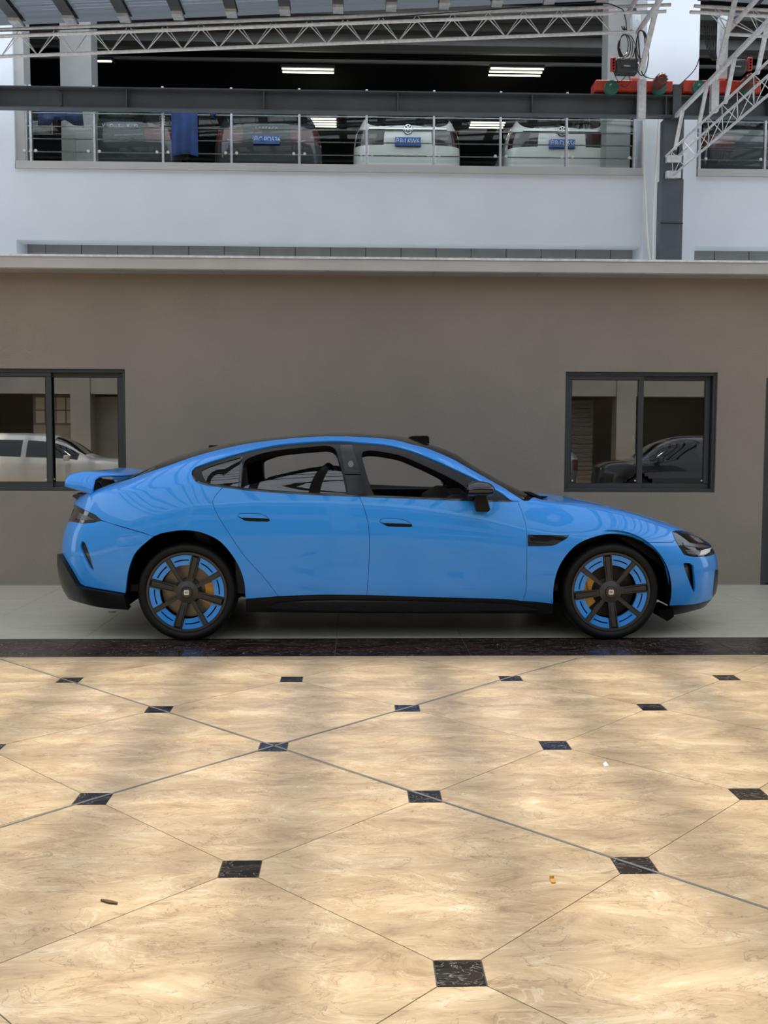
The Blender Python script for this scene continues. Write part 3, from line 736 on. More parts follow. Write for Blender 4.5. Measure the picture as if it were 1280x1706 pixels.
both('rear_diffuser', 'satin_black', [(104, 922), (115, 940.5), (127.5, 961.5), (134, 972.6), (140, 976.7), (174, 983), (209, 989.2), (217, 1013), (168.6, 1007.6), (116, 993), ('r', 0.0), ('r', .355)], parent=car, offset=.034, thick=.05)
both('side_vent_insert', 'gloss_black', rvent, parent=car, offset=-.014, thick=0, gap=-.004)
both('side_vent_insert', 'gloss_black', svent, parent=car, offset=-.03, thick=0, gap=-.02)
fv, _ = both('fender_vent', 'gloss_black', fvent, parent=car, offset=-.012, thick=0, gap=-.004)
both('vent_blade', 'satin_black', [(884, 895), (930, 896), (915, 902), (886, 902)], parent=fv, far=False, offset=.002, thick=.008)
# sills
both('side_skirt', 'satin_black', [(409, 998.5), (440, 996), (534, 991.6), (611, 992), (690, 994.8), (840, 998.8), (922, 1007.2), (921, 1022), (640, 1022), (410, 1020)], parent=car, offset=.002)
both('skirt_blade', 'gloss_black', [(447, 1008), (470, 1002), (540, 998.5), (700, 1000), (840, 1004), (905, 1014), (860, 1016), (640, 1017), (460, 1013)], parent=car, offset=.022, thick=.03)
for sgn in (-1, 1):
    f_ = [at(px, py, 7.0) for px, py in ((1092, 1015), (1117, 1012), (1119, 1025), (1108, 1032.5), (1093, 1022.5))]
    MB().prism([(p.x, p.z) for p in f_], lambda a, b, d: (a, YC+sgn*d, b), .55, .86).build('air_deflector', 'matte_black', car)
# lamps
hl, _ = both('headlight', 'lens_dark', head, parent=car, offset=-.012, thick=0, gap=-.006)
both('lamp_reflector', 'lamp_silver', [(1149, 892), (1156, 892.5), (1173, 904), (1163, 903.5)], parent=hl, far=False, offset=.004, thick=.004)
both('lamp_reflector', 'lamp_grey', [(1137, 904), (1150, 905), (1172, 908), (1186, 912), (1170, 913), (1139, 909.5)], parent=hl, far=False, offset=.005, thick=.006)
both('lamp_reflector', 'lamp_white', [(1168, 917), (1186, 912.5), (1182, 920), (1176, 924), (1165, 925)], parent=hl, far=False, offset=.004, thick=.004)
both('lamp_reflector', 'lamp_grey', [(1141, 916), (1166, 917), (1160, 925), (1146, 923)], parent=hl, far=False, offset=.003, thick=.004)
both('lens', 'clear_lens', head, parent=hl, far=False, offset=.001, thick=0, gap=.004)
tlo = [(125.5, 841), (140, 849.4), (159, 858), (170, 867.3), (156, 870), (135, 871.5), (111, 869), (118, 855)]
tl, _ = both('tail_light', 'lens_dark', tlo, parent=car, offset=-.003, thick=.012)
both('lamp_reflector', 'lamp_grey', [(131, 853), (142, 858), (158, 866), (140, 867), (127, 864)], parent=tl, far=False, offset=.001, thick=.003)
both('lamp_reflector', 'tail_dark', [(125, 849), (131, 853), (126, 866), (115, 867)], parent=tl, far=False, offset=.001, thick=.003)
# trunk lid and glasshouse
joined('trunk_lid', 'blue_paint', [(206, 801.2)]+trunk_seam+[('r', .99), ('r', 1.5), ('r', 2.0), ('d', -1.93, 2.0), ('d', -1.93, 1.6)], parent=car)
RX = [(206, 801), (217, 797.3), (267.5, 779.8), (330, 758.3)]
joined('rear_window', 'gloss_black', RX+[('d', -1.02, 2.0), ('d', -1.93, 2.0), ('d', -1.93, 1.6)], parent=car, gap=.001, offset=.001)
joined('roof_panel', 'gloss_black', [(330, 758.3), (392, 742.6), (440, 734.7), (502, 728.4), (565, 726.3), (627, 729.2), (659, 732.8), (690, 740.8), (703, 744), ('d', .31, 2.0), ('d', -1.02, 2.0)], parent=car, gap=.001, offset=.001)
joined('windshield', 'windscreen', [(703, 744), (712, 747), (752.5, 764), (784, 781.6), (815, 799), (840, 813), (849, 819), (872, 833.5), ('d', 1.30, 1.6), ('d', 1.34, 2.0), ('d', .31, 2.0)], parent=car, gap=.001, offset=.0, thick=.004)
joined('cowl', 'matte_black', [(872, 833.8), (884, 833.4), ('d', 1.40, 1.6), ('d', 1.44, 2.0), ('d', 1.30, 2.0), ('d', 1.27, 1.6)], parent=car, offset=-.008)
# side glass: black surround with three openings, B-pillar cover, glass
front_open = [(603, 757), (605, 751.5), (612, 749.3), (632, 750.5), (667, 757.7), (699, 770.7), (745, 792.5), (772, 808), (781, 818), (783, 829.5), (740, 828), (680, 825.8), (624, 823.5), (616, 805)]
rear_open = [(402.5, 811), (406, 772), (412.5, 763), (440, 753), (475, 747), (520, 742.5), (545, 741), (555, 744), (561, 752), (569, 782), (577.5, 821.5), (525, 819.8), (450, 814.8)]
quarter = [(336, 783), (348, 777), (372, 769), (400.5, 761), (396.5, 809.5), (372, 807), (350, 804), (340, 796)]
surround = [(320, 790), (325, 799), (337.5, 804.5), (372.5, 810), (425, 816.4), (475, 820), (525, 823), (598, 825.6), (646.7, 827.5), (733.5, 831), (780, 833), (852, 835)]+[(852, 833.8)]+win_hi[::-1]
wt, wt2 = both('window_surround', 'satin_black', surround, [front_open, rear_open, quarter], parent=car, offset=-.008, thick=.05)
both('weather_strip', 'gloss_black', [(321, 792), (327, 799.5), (338, 804.6), (372.5, 810), (425, 816), (475, 819.6), (525, 822.6), (598, 825.2), (646.7, 827), (733.5, 830.6), (852, 834.8), (852, 837-.6), (780, 834.6), (733.5, 832.8), (646.7, 829.3), (598, 827.4), (525, 824.7), (475, 821.8), (425, 818.2), (372.5, 812.2), (337, 806.6), (325, 801), (319.5, 792)], parent=wt, far=False, offset=.003, thick=.006, gap=0)
bp, _ = both('pillar_cover', 'pillar_black', [(566, 740.5), (586.5, 740.5), (600, 783), (612.5, 824.8), (580, 823.3), (573, 782)], parent=car, offset=-.002, thick=.01)
both('pillar_seam', 'matte_black', [(573.4, 789.4), (601.4, 790), (601.8, 790.9), (573.6, 790.4)], parent=bp, far=False, offset=.0015, thick=0, gap=0)
both('sensor_disc', 'lamp_grey', [(584.7+4.6*math.cos(a), 773+5.6*math.sin(a)) for a in np.linspace(0, 2*PI, 14)[:-1]], parent=bp, far=False, offset=-.0003, thick=0, gap=0)
both('quarter_glass', 'privacy_glass', quarter, parent=car, offset=-.012, thick=.004, gap=-.006)
both('rear_door_glass', 'privacy_glass', [(405, 812), (411, 808), (450, 798.5), (500, 787.5), (545, 782.3), (569, 784.5), (577.5, 821.5), (525, 820.5), (450, 815.5)], parent=car, offset=-.016, thick=.004, gap=-.006)
both('divider_bar', 'gloss_black', [(401, 761), (404.5, 760), (401.5, 810.5), (397.5, 810)], parent=wt, far=False, offset=-.004, thick=.01)

# inner body so that no light shows through the shut lines; open above the belt
D = []
inner = [('d', -2.10, .03), ('d', -1.62, .03), ('d', -1.60, .50), ('d', -1.18, .80), ('d', -.75, .50), ('d', -.74, .03), ('d', 1.38, .03), ('d', 1.40, .5), ('d', 1.816, .82), ('d', 2.25, .5), ('d', 2.26, .03), ('d', 2.66, .05), ('d', 2.72, .9), ('d', 1.2, .93), ('d', -1.2, .93), ('d', -2.1, .93)]
Dm = patch_mesh(inner, offset=-.035, thick=0, gap=0, grid=.08, rim=False)
build_patch('inner_body', 'matte_black', [Dm, mirror(Dm)], car)
ib = MB()
for sgn in (-1, 1):       # inner C-pillar trims
    ib.prism([(-1.30, 1.0), (-.77, 1.02), (-.80, 1.33), (-1.0, 1.30), (-1.30, 1.2)], lambda a, b, d: (a, YC+sgn*d, b), .60, .66)
ib.box((-1.85, YC-.78, .33), (2.2, YC+.78, .38)); ib.box((-1.65, YC-.78, .9), (-.95, YC+.78, 1.08)); ib.box((1.05, YC-.8, .3), (1.10, YC+.8, .9))
ib.build('cabin_liner', 'interior_black', car)
db = MB(); db.prism([(.98, .80), (.55, .80), (.58, .96), (.70, 1.03), (1.0, 1.02), (1.22, .97), (1.22, .8)], lambda a, b, d: (a, YC+d, b), -.74, .74)
db.build('dashboard', 'interior_black', car, bevel=.012)
for sgn in (-1, 1):       # inner door cards
    MB().box((-.85, YC+sgn*.80, .32), (1.05, YC+sgn*.86, 1.0)).build('door_card', 'interior_black', car, bevel=.01)
def seat(x, y, rear=False):
    m = MB()
    m.prism([(x+.45, .42), (x-.05, .40), (x-.10, .52), (x+.44, .56)], lambda a, b, d: (a, y+d, b), -.25, .25)
    m.prism([(x-.02, .50), (x-.14, .48), (x-.36, 1.04), (x-.31, 1.06), (x-.22, 1.02)], lambda a, b, d: (a, y+d, b), -.24, .24)
    s = m.build('seat', 'seat_leather', car, bevel=.03)
    h = MB(); h.prism([(x-.37, 1.06), (x-.395, 1.13), (x-.385, 1.205), (x-.35, 1.235), (x-.31, 1.22), (x-.285, 1.15), (x-.27, 1.06)], lambda a, b, d: (a, y+d, b), -.13, .13)
    h.build('headrest', 'seat_leather', s, bevel=.02)
seat(.12, YC-.38); seat(.12, YC+.38)
rs = MB(); rs.box((-1.0, YC-.66, .35), (-.5, YC+.66, .55)); rs.prism([(-.95, .5), (-1.1, .5), (-1.28, .99), (-1.15, .99)], lambda a, b, d: (a, YC+d, b), -.66, .66); rs.build('rear_bench', 'seat_leather', car, bevel=.03)
# steering wheel, left-hand drive (far side), tilted
sw = MB(); cen = at(744, 811, YC+.36); nrm = Vector((-.93, 0, .36)); t1 = Vector((0, 1, 0)); t2 = nrm.cross(t1)
sw.tube([cen+(t1*math.cos(a)*1.0+t2*math.sin(a)*.92)*.175 for a in np.linspace(0, 2*PI, 33)], .017, 8, cap=False)
for a in (0, PI, PI*1.5): sw.bar(cen+(t1*math.cos(a)+t2*math.sin(a))*.17, cen, .03, .02)
sw.bar(cen, cen+Vector((.25, 0, -.10)), .07, .07)
sw.build('steering_wheel', 'interior_black', car)
# windscreen wiper and the roof sensor pod
wp = MB(); wp.tube([at(875, 820.5, 7.25), at(888, 826, 7.2), at(905, 832, 7.15)], .008, 6); wp.tube([at(877, 823, 7.3), at(893, 828, 7.4), at(912, 828.5, 7.9)], .010, 6); wp.build('wiper', 'matte_black', car)
cw = MB(); cw.lathe([(.0001, .035), (.10, .03), (.17, .0), (.18, -.02)], (1.22, 7.35, float(zt(1.25))-.035), 'z', 20); cw.build('cowl_vent', 'matte_black', car)
lp = MB(); xa, xb = at(680, 730, 7.8).x, at(714, 730, 7.8).x; zr = float(zt(xa))
lp.prism([(xa, zr-.002), (xa+.03, zr+.006), (xb-.02, zr+.008), (xb-.004, zr+.0), (xb+.0, float(zt(xb))-.01), (xa, float(zt(xa))-.02)], lambda a, b, d: (a, YC+d, b+.012), -.14, .14)
lp.build('roof_sensor', 'gloss_black', car, bevel=.006)
an = MB(); ax_ = at(352, 744, 7.8); an.prism([(ax_.x-.02, ax_.z-.02), (ax_.x-.015, ax_.z+.012), (ax_.x+.05, ax_.z+.012), (ax_.x+.10, ax_.z+.0), (ax_.x+.10, ax_.z-.02)], lambda a, b, d: (a, YC+d, b), -.02, .02); an.build('antenna', 'gloss_black', car)
# flush door handles
for k, (x0, x1, y0, y1) in enumerate(((395.5, 450, 855, 869), (632, 687.5, 864, 878))):
    o1 = [(x0, y0+5), (x0+3, y0+.6), (x0+12, y0), (x0+38, y0+.8), (x0+47, y0+3.5), (x1-1.5, y1-5), (x1, y1-1.2), (x1-4, y1), (x0+14, y1-1), (x0+8, y1-4)]
    base_, _ = both('door_handle', 'satin_black', o1, parent=car, offset=.0008, thick=.0, gap=0)
    both('handle_grip', 'blue_paint', [(x0+.9, y0+4.8), (x0+3.6, y0+1.4), (x0+12, y0+.8), (x0+38, y0+1.6), (x0+46.5, y0+4.2), (x1-2, y1-4.6), (x1-8, y1-5.4), (x0+13, y1-6.6), (x0+7, y1-6.5)], parent=base_, far=False, offset=.004, thick=.003, gap=0)
# parking sensors
for (px, py) in ((219.5, 924), (1108, 929.5)):
    U, s_ = locate(px, py); p = S(U, s_); n_ = (Snorm(U, s_)*NSIGN)
    m_ = MB(); m_.tube([p-n_*.004, p+n_*.0015], .0105, 14); m_.build('parking_sensor', 'blue_paint', car)
# mirror
mr = MB()
mc = at(801.5, 817, 6.75)
prof = [(-.098, 0.0, .004), (-.092, .0, .045), (-.06, .006, .056), (-.01, .010, .060), (.04, .006, .056), (.075, .0, .045), (.092, -.004, .028), (.097, -.006, .006)]
rings = []
for dx, dz, r in prof:
    rings.append([mc+Vector((dx, math.cos(a)*r*1.5+.0, dz+math.sin(a)*r*.93*(1.0 if math.sin(a) > 0 else .92))) for a in np.linspace(0, 2*PI, 21)[:-1]])
vs = [v for r in rings for v in r]; fs = []
for i in range(len(rings)-1):
    for k in range(20): fs.append((i*20+k, i*20+(k+1) % 20, (i+1)*20+(k+1) % 20, (i+1)*20+k))
mr.add(vs, fs, True); mr.add(rings[0], [tuple(range(20))], False); mr.add(rings[-1], [tuple(range(20))], True)
mo = mr.build('side_mirror', 'gloss_black', car, sharp=50)
a_, b_ = at(798, 833, 6.78), at(806, 851, 6.87)
st = MB(); st.prism([(a_.x-.03, a_.z+.03), (a_.x+.055, a_.z+.03), (a_.x+.085, b_.z+.012), (a_.x+.07, b_.z-.003), (a_.x-.012, b_.z-.003), (a_.x-.02, b_.z+.03)], lambda a, b, d: (a, d, b), 6.80, 6.92); st.build('mirror_foot', 'satin_black', mo, bevel=.006)
MB().box((a_.x-.075, 6.84, b_.z+.075), (a_.x-.03, 6.93, b_.z+.15)).build('mirror_bracket', 'satin_black', mo, bevel=.006)
far_m = MB(); far_m.add([(v[0], 2*YC-v[1], v[2]) for v in vs], [f[::-1] for f in fs], True); far_m.add([(v[0], 2*YC-v[1], v[2]) for v in rings[0]], [tuple(range(20))]); far_m.box((a_.x-.01, 2*YC-6.97, b_.z), (a_.x+.05, 2*YC-6.80, b_.z+.1)); far_m.build('side_mirror', 'gloss_black', car, sharp=50)

# tail wing: an arched blade whose ends turn down onto the deck
def wing():
    n = 26; m = MB(); V = []; F_ = []
    tb = at(109, 809.5, 7.12); lb = at(156, 824, 7.12)        # foot, trailing and leading corner
    tt = at(110, 787, 7.22); lt = at(176, 795.5, 7.35)
    zt_top = at(140, 781, 7.35).z
    path = []
    hw = .70
    for k in range(n+1):
        a = k/n
        # near foot (a=0) to far foot (a=1)
        e = min(a, 1-a)*2; lift = 1-(1-min(e/.30, 1))**2.2
        y = YC-hw+2*hw*(a if True else 0)
        yy = YC + (a-.5)*2*hw*(1.0 if True else 1)
        # ends steepen: slow y, fast z
        s_ = (a-.5)*2; yy = YC+hw*math.copysign(min(1, abs(s_)**.62 if abs(s_) > 0 else 0), s_)
        path.append((yy, lift, e))
    nc = 12
    for (yy, lift, e) in path:
        f = min(max(e-.14, 0)/.40, 1); f = f*f*(3-2*f)
        for c in range(nc+1):
            t = c/nc
            xb_ = tb.x+(lb.x-tb.x)*t; zb_ = tb.z+(lb.z-tb.z)*t                 # foot line
            xl = tb.x-.005+(lb.x+.19-tb.x)*t; zl = zt_top-.02-.012*(1-t)**2*2+.020*math.sin(PI*t)-.03*t  # blade chord
            V.append((xb_+(xl-xb_)*f, yy, zb_+(zl-zb_)*lift))
    for i in range(n):
        for c in range(nc):
            a = i*(nc+1)+c; F_.append((a, a+1, a+nc+2, a+nc+1))
    m.add(V, F_, True); o = m.build('tail_wing', 'blue_paint', car)
    sm = o.modifiers.new('solid', 'SOLIDIFY'); sm.thickness = .012; sm.offset = 0
    for sgn in (-1, 1):
        MB().prism([(-2.06, 1.03), (-1.92, 1.03), (-1.96, 1.09), (-2.05, 1.10)], lambda a, b, d: (a, YC+sgn*d, b), .20, .25).build('wing_stay', 'satin_black', o, bevel=.004)
wing()
dk = MB(); d0, d1 = at(124.5, 821, 7.35), at(156, 825, 7.2)
dk.prism([(d0.x+.015, d0.z-.02), (d0.x+.03, d0.z+.0), (d0.x+.07, d0.z+.010), (d1.x+.02, d1.z+.0), (d1.x+.02, d1.z-.05), (d0.x+.06, d0.z-.05)], lambda a, b, d: (a, YC+d, b), -.58, .58); dk.build('tail_recess', 'gloss_black', car, bevel=.008)

# wheels -------------------------------------------------------------
def wheel(cx, near, rot, front):
    sg = 1 if near else -1                      # outward direction is -Y on the near side
    yo = WY if near else 2*YC-WY
    def y(d): return yo+sg*d                    # d grows inward
    def L(prof): return [(r, sg*d) for r, d in prof]
    c = (cx, yo, WR_); R = WR_
    rim = MB(); rim.lathe(L([(.281, .0), (.283, .006), (.281, .016), (.272, .02), (.262, .05), (.250, .16), (.262, .225), (.282, .235)]), c, 'y', 64)
    rim.lathe(L([(.281, .0), (.268, -.001), (.264, .004), (.264, .012), (.272, .022)]), c, 'y', 64)
    w_ = rim.build('wheel', 'spoke_grey', car)
    t = MB(); t.lathe(L([(.279, .012), (.286, .000), (.300, -.010), (.318, -.010), (.331, -.002), (.340, .012), (.345, .03), (R, .06), (R, .185), (.345, .215), (.331, .245), (.30, .25), (.275, .23)]), c, 'y', 96)
    # tread blocks on the shoulder
    for k in range(90):
        a = 2*PI*k/90; ca, sa = math.cos(a), math.sin(a); cb, sb = math.cos(a+.038), math.sin(a+.038)
        q = []
        for (r, d) in ((.3385, .006), (.3475, .035), (.3478, .062)):
            q.append((c[0]+r*ca, y(d), c[2]+r*sa)); q.append((c[0]+r*cb, y(d), c[2]+r*sb))
        t.add(q, [(0, 1, 3, 2), (2, 3, 5, 4)])
    tb_ = t.build('tire', 'rubber', w_, fixn=True)
    # backing: dark barrel disc, brake disc, caliper
    MB().lathe(L([(.0001, .16), (.262, .16)]), c, 'y', 40).build('wheel_back', 'matte_black', w_)
    bd = MB(); bd.lathe(L([(.095, .10), (.095, .092), (.188, .092), (.188, .118), (.09, .118)]), c, 'y', 64); bdo = bd.build('brake_disc', 'disc_steel' if not front else 'disc_dark', w_)
    MB().lathe(L([(.0001, .075), (.080, .075), (.094, .084), (.096, .11)]), c, 'y', 40).build('disc_hat', 'disc_dark', w_)
    ca0, ca1 = ((math.radians(-35), math.radians(22)) if not front else (math.radians(142), math.radians(222)))
    cal = MB(); prof = [(.120, .070), (.193, .070), (.200, .080), (.200, .128), (.12, .128)]
    vs_ = []; n_ = 12
    for k in range(n_+1):
        a = ca0+(ca1-ca0)*k/n_
        for r, d in prof: vs_.append((c[0]+r*math.cos(a), y(d), c[2]+r*math.sin(a)))
    fs_ = [(i*5+j, i*5+(j+1) % 5, (i+1)*5+(j+1) % 5, (i+1)*5+j) for i in range(n_) for j in range(5)]+[(0, 1, 2, 3, 4), tuple(n_*5+j for j in range(5))]
    cal.add(vs_, fs_).build('caliper', 'caliper_yellow', w_, bevel=.003)
    # blue aero blades with slots
    for k in range(8):
        a0, a1 = rot+math.radians(45*k), rot+math.radians(45*(k+1))
        wide0 = k % 2 == 0
        hw0, hw1 = (.030, .0175) if wide0 else (.0175, .030)
        m = MB(); rs_ = [.190, .205, .2215, .2305, .252, .2615]; na = 12; V = []
        for r in rs_:
            b0, b1 = a0+math.asin(hw0/r)+.006, a1-math.asin(hw1/r)-.006
            for q in range(na+1):
                a = b0+(b1-b0)*q/na; V.append((r, a))
        F_ = []
        for i in range(5):
            for q in range(na):
                if i == 2 and 0 < q < na-1: continue
                a = i*(na+1)+q; F_.append((a, a+1, a+na+2, a+na+1))
        used = sorted({i for f in F_ for i in f}); mp = {o: i for i, o in enumerate(used)}; F_ = [tuple(mp[i] for i in f) for f in F_]
        P = [V[i] for i in used]; nP = len(P)
        front_v = [(c[0]+r*math.cos(a), y(.006+(.266-r)*.12), c[2]+r*math.sin(a)) for r, a in P]; back_v = [(v[0], v[1]+sg*.02, v[2]) for v in front_v]
        ed = set((f[i], f[(i+1) % 4]) for f in F_ for i in range(4)); bed = [(a, b) for a, b in ed if (b, a) not in ed]
        m.add(front_v+back_v, F_+[tuple(i+nP for i in f[::-1]) for f in F_]+[(b, a, a+nP, b+nP) for a, b in bed])
        m.build('aero_blade', 'blue_paint', w_, sharp=30)
    # spokes
    for k in range(8):
        a = rot+math.radians(45*k); wide = k % 2 == 0; hw = .0275 if wide else .0155
        d = Vector((math.cos(a), 0, math.sin(a))); pr = Vector((-math.sin(a), 0, math.cos(a))); O = Vector((c[0], 0, c[2]))
        def P(r, s, dd): v = O+d*r+pr*s; return (v.x, y(dd), v.z)
        m = MB()
        h0 = hw*.82
        lip = .005 if wide else .0035; rec = .007
        sec = lambda r, h, dz: [P(r, -h, dz+.03), P(r, -h, dz), P(r, -h+lip, dz), P(r, -h+lip+.0015, dz+rec), P(r, h-lip-.0015, dz+rec), P(r, h-lip, dz), P(r, h, dz), P(r, h, dz+.03)]
        secs = [sec(.045, h0, .018), sec(.10, h0*1.03, .008), sec(.18, hw*.95, .000), sec(.266, hw, -.001)]
        vs_ = [v for s in secs for v in s]; fs_ = [(i*8+j, i*8+j+1, (i+1)*8+j+1, (i+1)*8+j) for i in range(3) for j in range(7)]+[tuple(range(8)), tuple(range(24, 32))]
        so = m.add(vs_, fs_).build('spoke', 'spoke_grey', w_)
        gw = hw-lip-.0016
        if wide:
            q_ = MB(); q_.add([P(.100, -gw*.85, .0135), P(.100, gw*.85, .0135), P(.18, gw*.94, .0055), P(.18, -gw*.94, .0055), P(.262, gw, .0045), P(.262, -gw, .0045)], [(0, 1, 2, 3), (3, 2, 4, 5)]); q_.build('spoke_groove', 'matte_black', w_, fixn=False)
            g = MB(); g.add([P(.098, -.0135, .008), P(.098, .0135, .008), P(.252, .0165, -.001), P(.252, -.0165, -.001), P(.098, -.016, .016), P(.098, .016, .016), P(.252, .019, .01), P(.252, -.019, .01)],
                  [(0, 1, 2, 3), (4, 7, 6, 5), (0, 4, 5, 1), (1, 5, 6, 2), (2, 6, 7, 3), (3, 7, 4, 0)]); g.build('spoke_inlay', 'spoke_inlay', w_)
    hub = MB(); hub.lathe(L([(.0001, .002), (.044, .002), (.054, .008), (.078, .014), (.084, .045)]), c, 'y', 40); hub.build('hub', 'spoke_grey', w_)
    cp = MB(); cp.lathe(L([(.0001, -.006), (.037, -.006), (.041, -.002), (.042, .006)]), c, 'y', 32); cp.build('center_cap', 'gloss_black', w_)
    # badge: rounded square with the letters
    rr = 5; bq = []
    for qx, qy in ((1, 1), (-1, 1), (-1, -1), (1, -1)):
        for t in range(rr):
            a = {(1, 1): 0, (-1, 1): PI/2, (-1, -1): PI, (1, -1): 1.5*PI}[(qx, qy)]+PI/2*t/(rr-1)
            bq.append((qx*.0105+.0070*math.cos(a), qy*.0105+.0070*math.sin(a)))
    MB().prism(bq, lambda a, b, d: (c[0]+a, y(d), c[2]+b), -.006, -.0085).build('badge', 'badge_silver', w_)
    if near:
        # the letter mark on the cap
        g = MB(); yb = y(-.0094); ya = y(-.0080)
        for (x0, z0, x1, z1) in ((-.0080, -.0050, -.0058, .0050), (-.0058, .0030, .0010, .0050), (.0010, -.0050, .0032, .0050), (-.0034, -.0050, -.0014, .0012), (.0058, -.0050, .0080, .0050)):
            g.box((c[0]+x0*1.35, ya, c[2]+z0*1.35), (c[0]+x1*1.35, yb, c[2]+z1*1.35))
        g.build('badge_letters', 'matte_black', w_)
        if front:
            e = Euler((PI/2, 0, 0))
            rot_m = Matrix.Rotation(-math.radians(102), 3, 'Y') @ e.to_matrix()
            p = Vector((c[0]+.165*math.cos(math.radians(166)), y(.0685), c[2]+.165*math.sin(math.radians(166))))
            text_obj('caliper_lettering', 'xiaomi', .030, 'matte_black', p, rot_m.to_euler(), w_, extrude=.0006)
    return w_
for cx, rot, fr in ((WXR, math.radians(-15), False), (WXF, math.radians(6.5), True)):
    wheel(cx, True, rot, fr); wheel(cx, False, rot, fr)
    for sgn in (-1, 1):       # wheel housing
        ins, outr = YC+sgn*.62, YC+sgn*(.945)
        m = MB(); rad = .425 if not fr else .43
        m.lathe([(rad, min(ins, outr)-YC), (rad, max(ins, outr)-YC)], (cx, YC, WR_+.01), 'y', 40, a0=-.25, a1=PI+.25)
        m.lathe([(.0001, 0), (rad, 0)], (cx, ins, WR_+.01), 'y', 40, a0=-.25, a1=PI+.25)
        m.build('wheel_housing', 'matte_black', car)
    MB().tube([(cx, YC-.75, WR_), (cx, YC+.75, WR_)], .045, 10).build('axle', 'matte_black', car)

# =================================================================== STEELWORK IN FRONT OF THE UPPER STOREY
BY = 14.35                                    # crane runway plane
bz1, bz0 = at(300, 148, BY).z, at(300, 184, BY).z
def px_x(px, py=150, Y=BY): return at(px, py, Y).x
bm_ = empty('crane_runway_beam', (0, BY, bz0), 'long slate-grey steel I-beam crossing the whole upper facade', 'beam')
MB().box((-10, BY+.08, bz0+.01), (10, BY+.10, bz1-.01)).build('web', 'steel_paint', bm_)
MB().box((-10, BY-.04, bz1-.018), (10, BY+.22, bz1)).build('flange', 'steel_paint', bm_)
MB().box((-10, BY-.04, bz0), (10, BY+.10, bz0+.018)).build('flange', 'steel_paint', bm_)
MB().box((-10, BY+.05, bz1), (10, BY+.13, bz1+.03)).build('rail', 'rafter_steel', bm_)
for px in (-13, 211, 440, 663, 887, 1066, 1110, 1282):
    x = px_x(px); MB().box((x-.006, BY-.03, bz0+.018), (x+.006, BY+.09, bz1-.018)).build('stiffener', 'steel_paint', bm_)
oc = []; x0, x1 = px_x(62), px_x(101)
cx_, r_ = (x0+x1)/2, (x1-x0)/2; cz_ = (bz0+bz1)/2; hz = (bz1-bz0)/2-.02
MB().prism([(cx_+sx*(r_ if k else r_*.65), cz_+sz*(hz*.62 if k else hz)) for sx, sz, k in ((1, 1, 1), (1, 1, 0), (-1, 1, 0), (-1, 1, 1), (-1, -1, 1), (-1, -1, 0), (1, -1, 0), (1, -1, 1))], lambda a, b, d: (a, d, b), BY+.055, BY+.085).build('patch_plate', 'steel_paint', bm_)
# steel column carrying the beam
cl = empty('steel_column', (px_x(1118, 300, 14.45), 14.5, LZ1), 'slate-grey steel column standing on the low roof under the runway beam', 'column')
xa, xb = at(1101, 400, 14.4).x, at(1137, 400, 14.4).x; zm = at(1118, 298, 14.4).z
MB().box((xa, 14.40, LZ1), (xb, 14.62, zm)).build('casing', 'steel_paint', cl)
MB().box((xa+.02, 14.42, zm), (xb-.10, 14.60, bz0)).build('shaft', 'steel_paint', cl)
MB().box((xb-.08, 14.38, zm), (xb-.02, 14.60, bz0)).build('side_flange', 'steel_paint', cl)
MB().box((xa-.02, 14.39, at(1118, 372, 14.39).z), (xb+.01, 14.401, at(1118, 371, 14.39).z)).build('weld_seam', 'matte_black', cl)
MB().box((at(1122, 150, BY-.05).x, BY-.06, bz0-.02), (at(1136, 150, BY-.05).x, BY+.2, at(1128, 143, BY).z)).build('cap_stub', 'steel_paint', cl)
MB().box((xa+.05, 14.36, at(1118, 270, 14.36).z), (xb-.05, 14.42, at(1118, 258, 14.36).z)).build('bracket', 'galvanised', cl)
MB().box((xa+.05, 14.34, zm), (xb-.06, 14.42, zm+.10)).build('bracket', 'galvanised', cl)

# white drain/conduit pipes on the white pillar
for pts, nm_ in (([(1072, 198), (1074, 300), (1079, 400), (1082, 432)], 'outer white conduit running down the white pillar'), ([(1098, 198), (1094, 260), (1089, 340), (1087, 432)], 'inner white conduit running down the white pillar, beside the steel column')):
    tag(MB().tube([at(px, py, FY-.08) for px, py in pts], .017, 8).build('conduit_pipe', 'badge_silver'), nm_, 'pipe', 'conduits on the white pillar')

def truss(name, A, Bv, C, n, r=.024, rw=.0065, label='', ka=1.0, kb=1.0, kc=1.0):
    """three chords given as (start, end) and zigzag web bars from both top chords to the bottom chord"""
    e = empty(name, tuple(C[0]), label, 'truss', 'galvanised roof trusses')
    for ch in (A, Bv, C): MB().tube([ch[0], ch[1]], r, 8).build('chord', 'galvanised', e)
    kk = {id(A): ka, id(Bv): kb, id(C): kc}
    L = lambda ch, t: Vector(ch[0]).lerp(Vector(ch[1]), t*kk[id(ch)])
    for k in range(n):
        t0, t1, t2 = k/n, (k+.5)/n, (k+1)/n
        for top in (A, Bv):
            MB().tube([L(C, t0), L(top, t1)], rw, 5, cap=False).build('web_bar', 'galvanised', e)
            MB().tube([L(top, t1), L(C, t2)], rw, 5, cap=False).build('web_bar', 'galvanised', e)
    return e
TY = 13.85
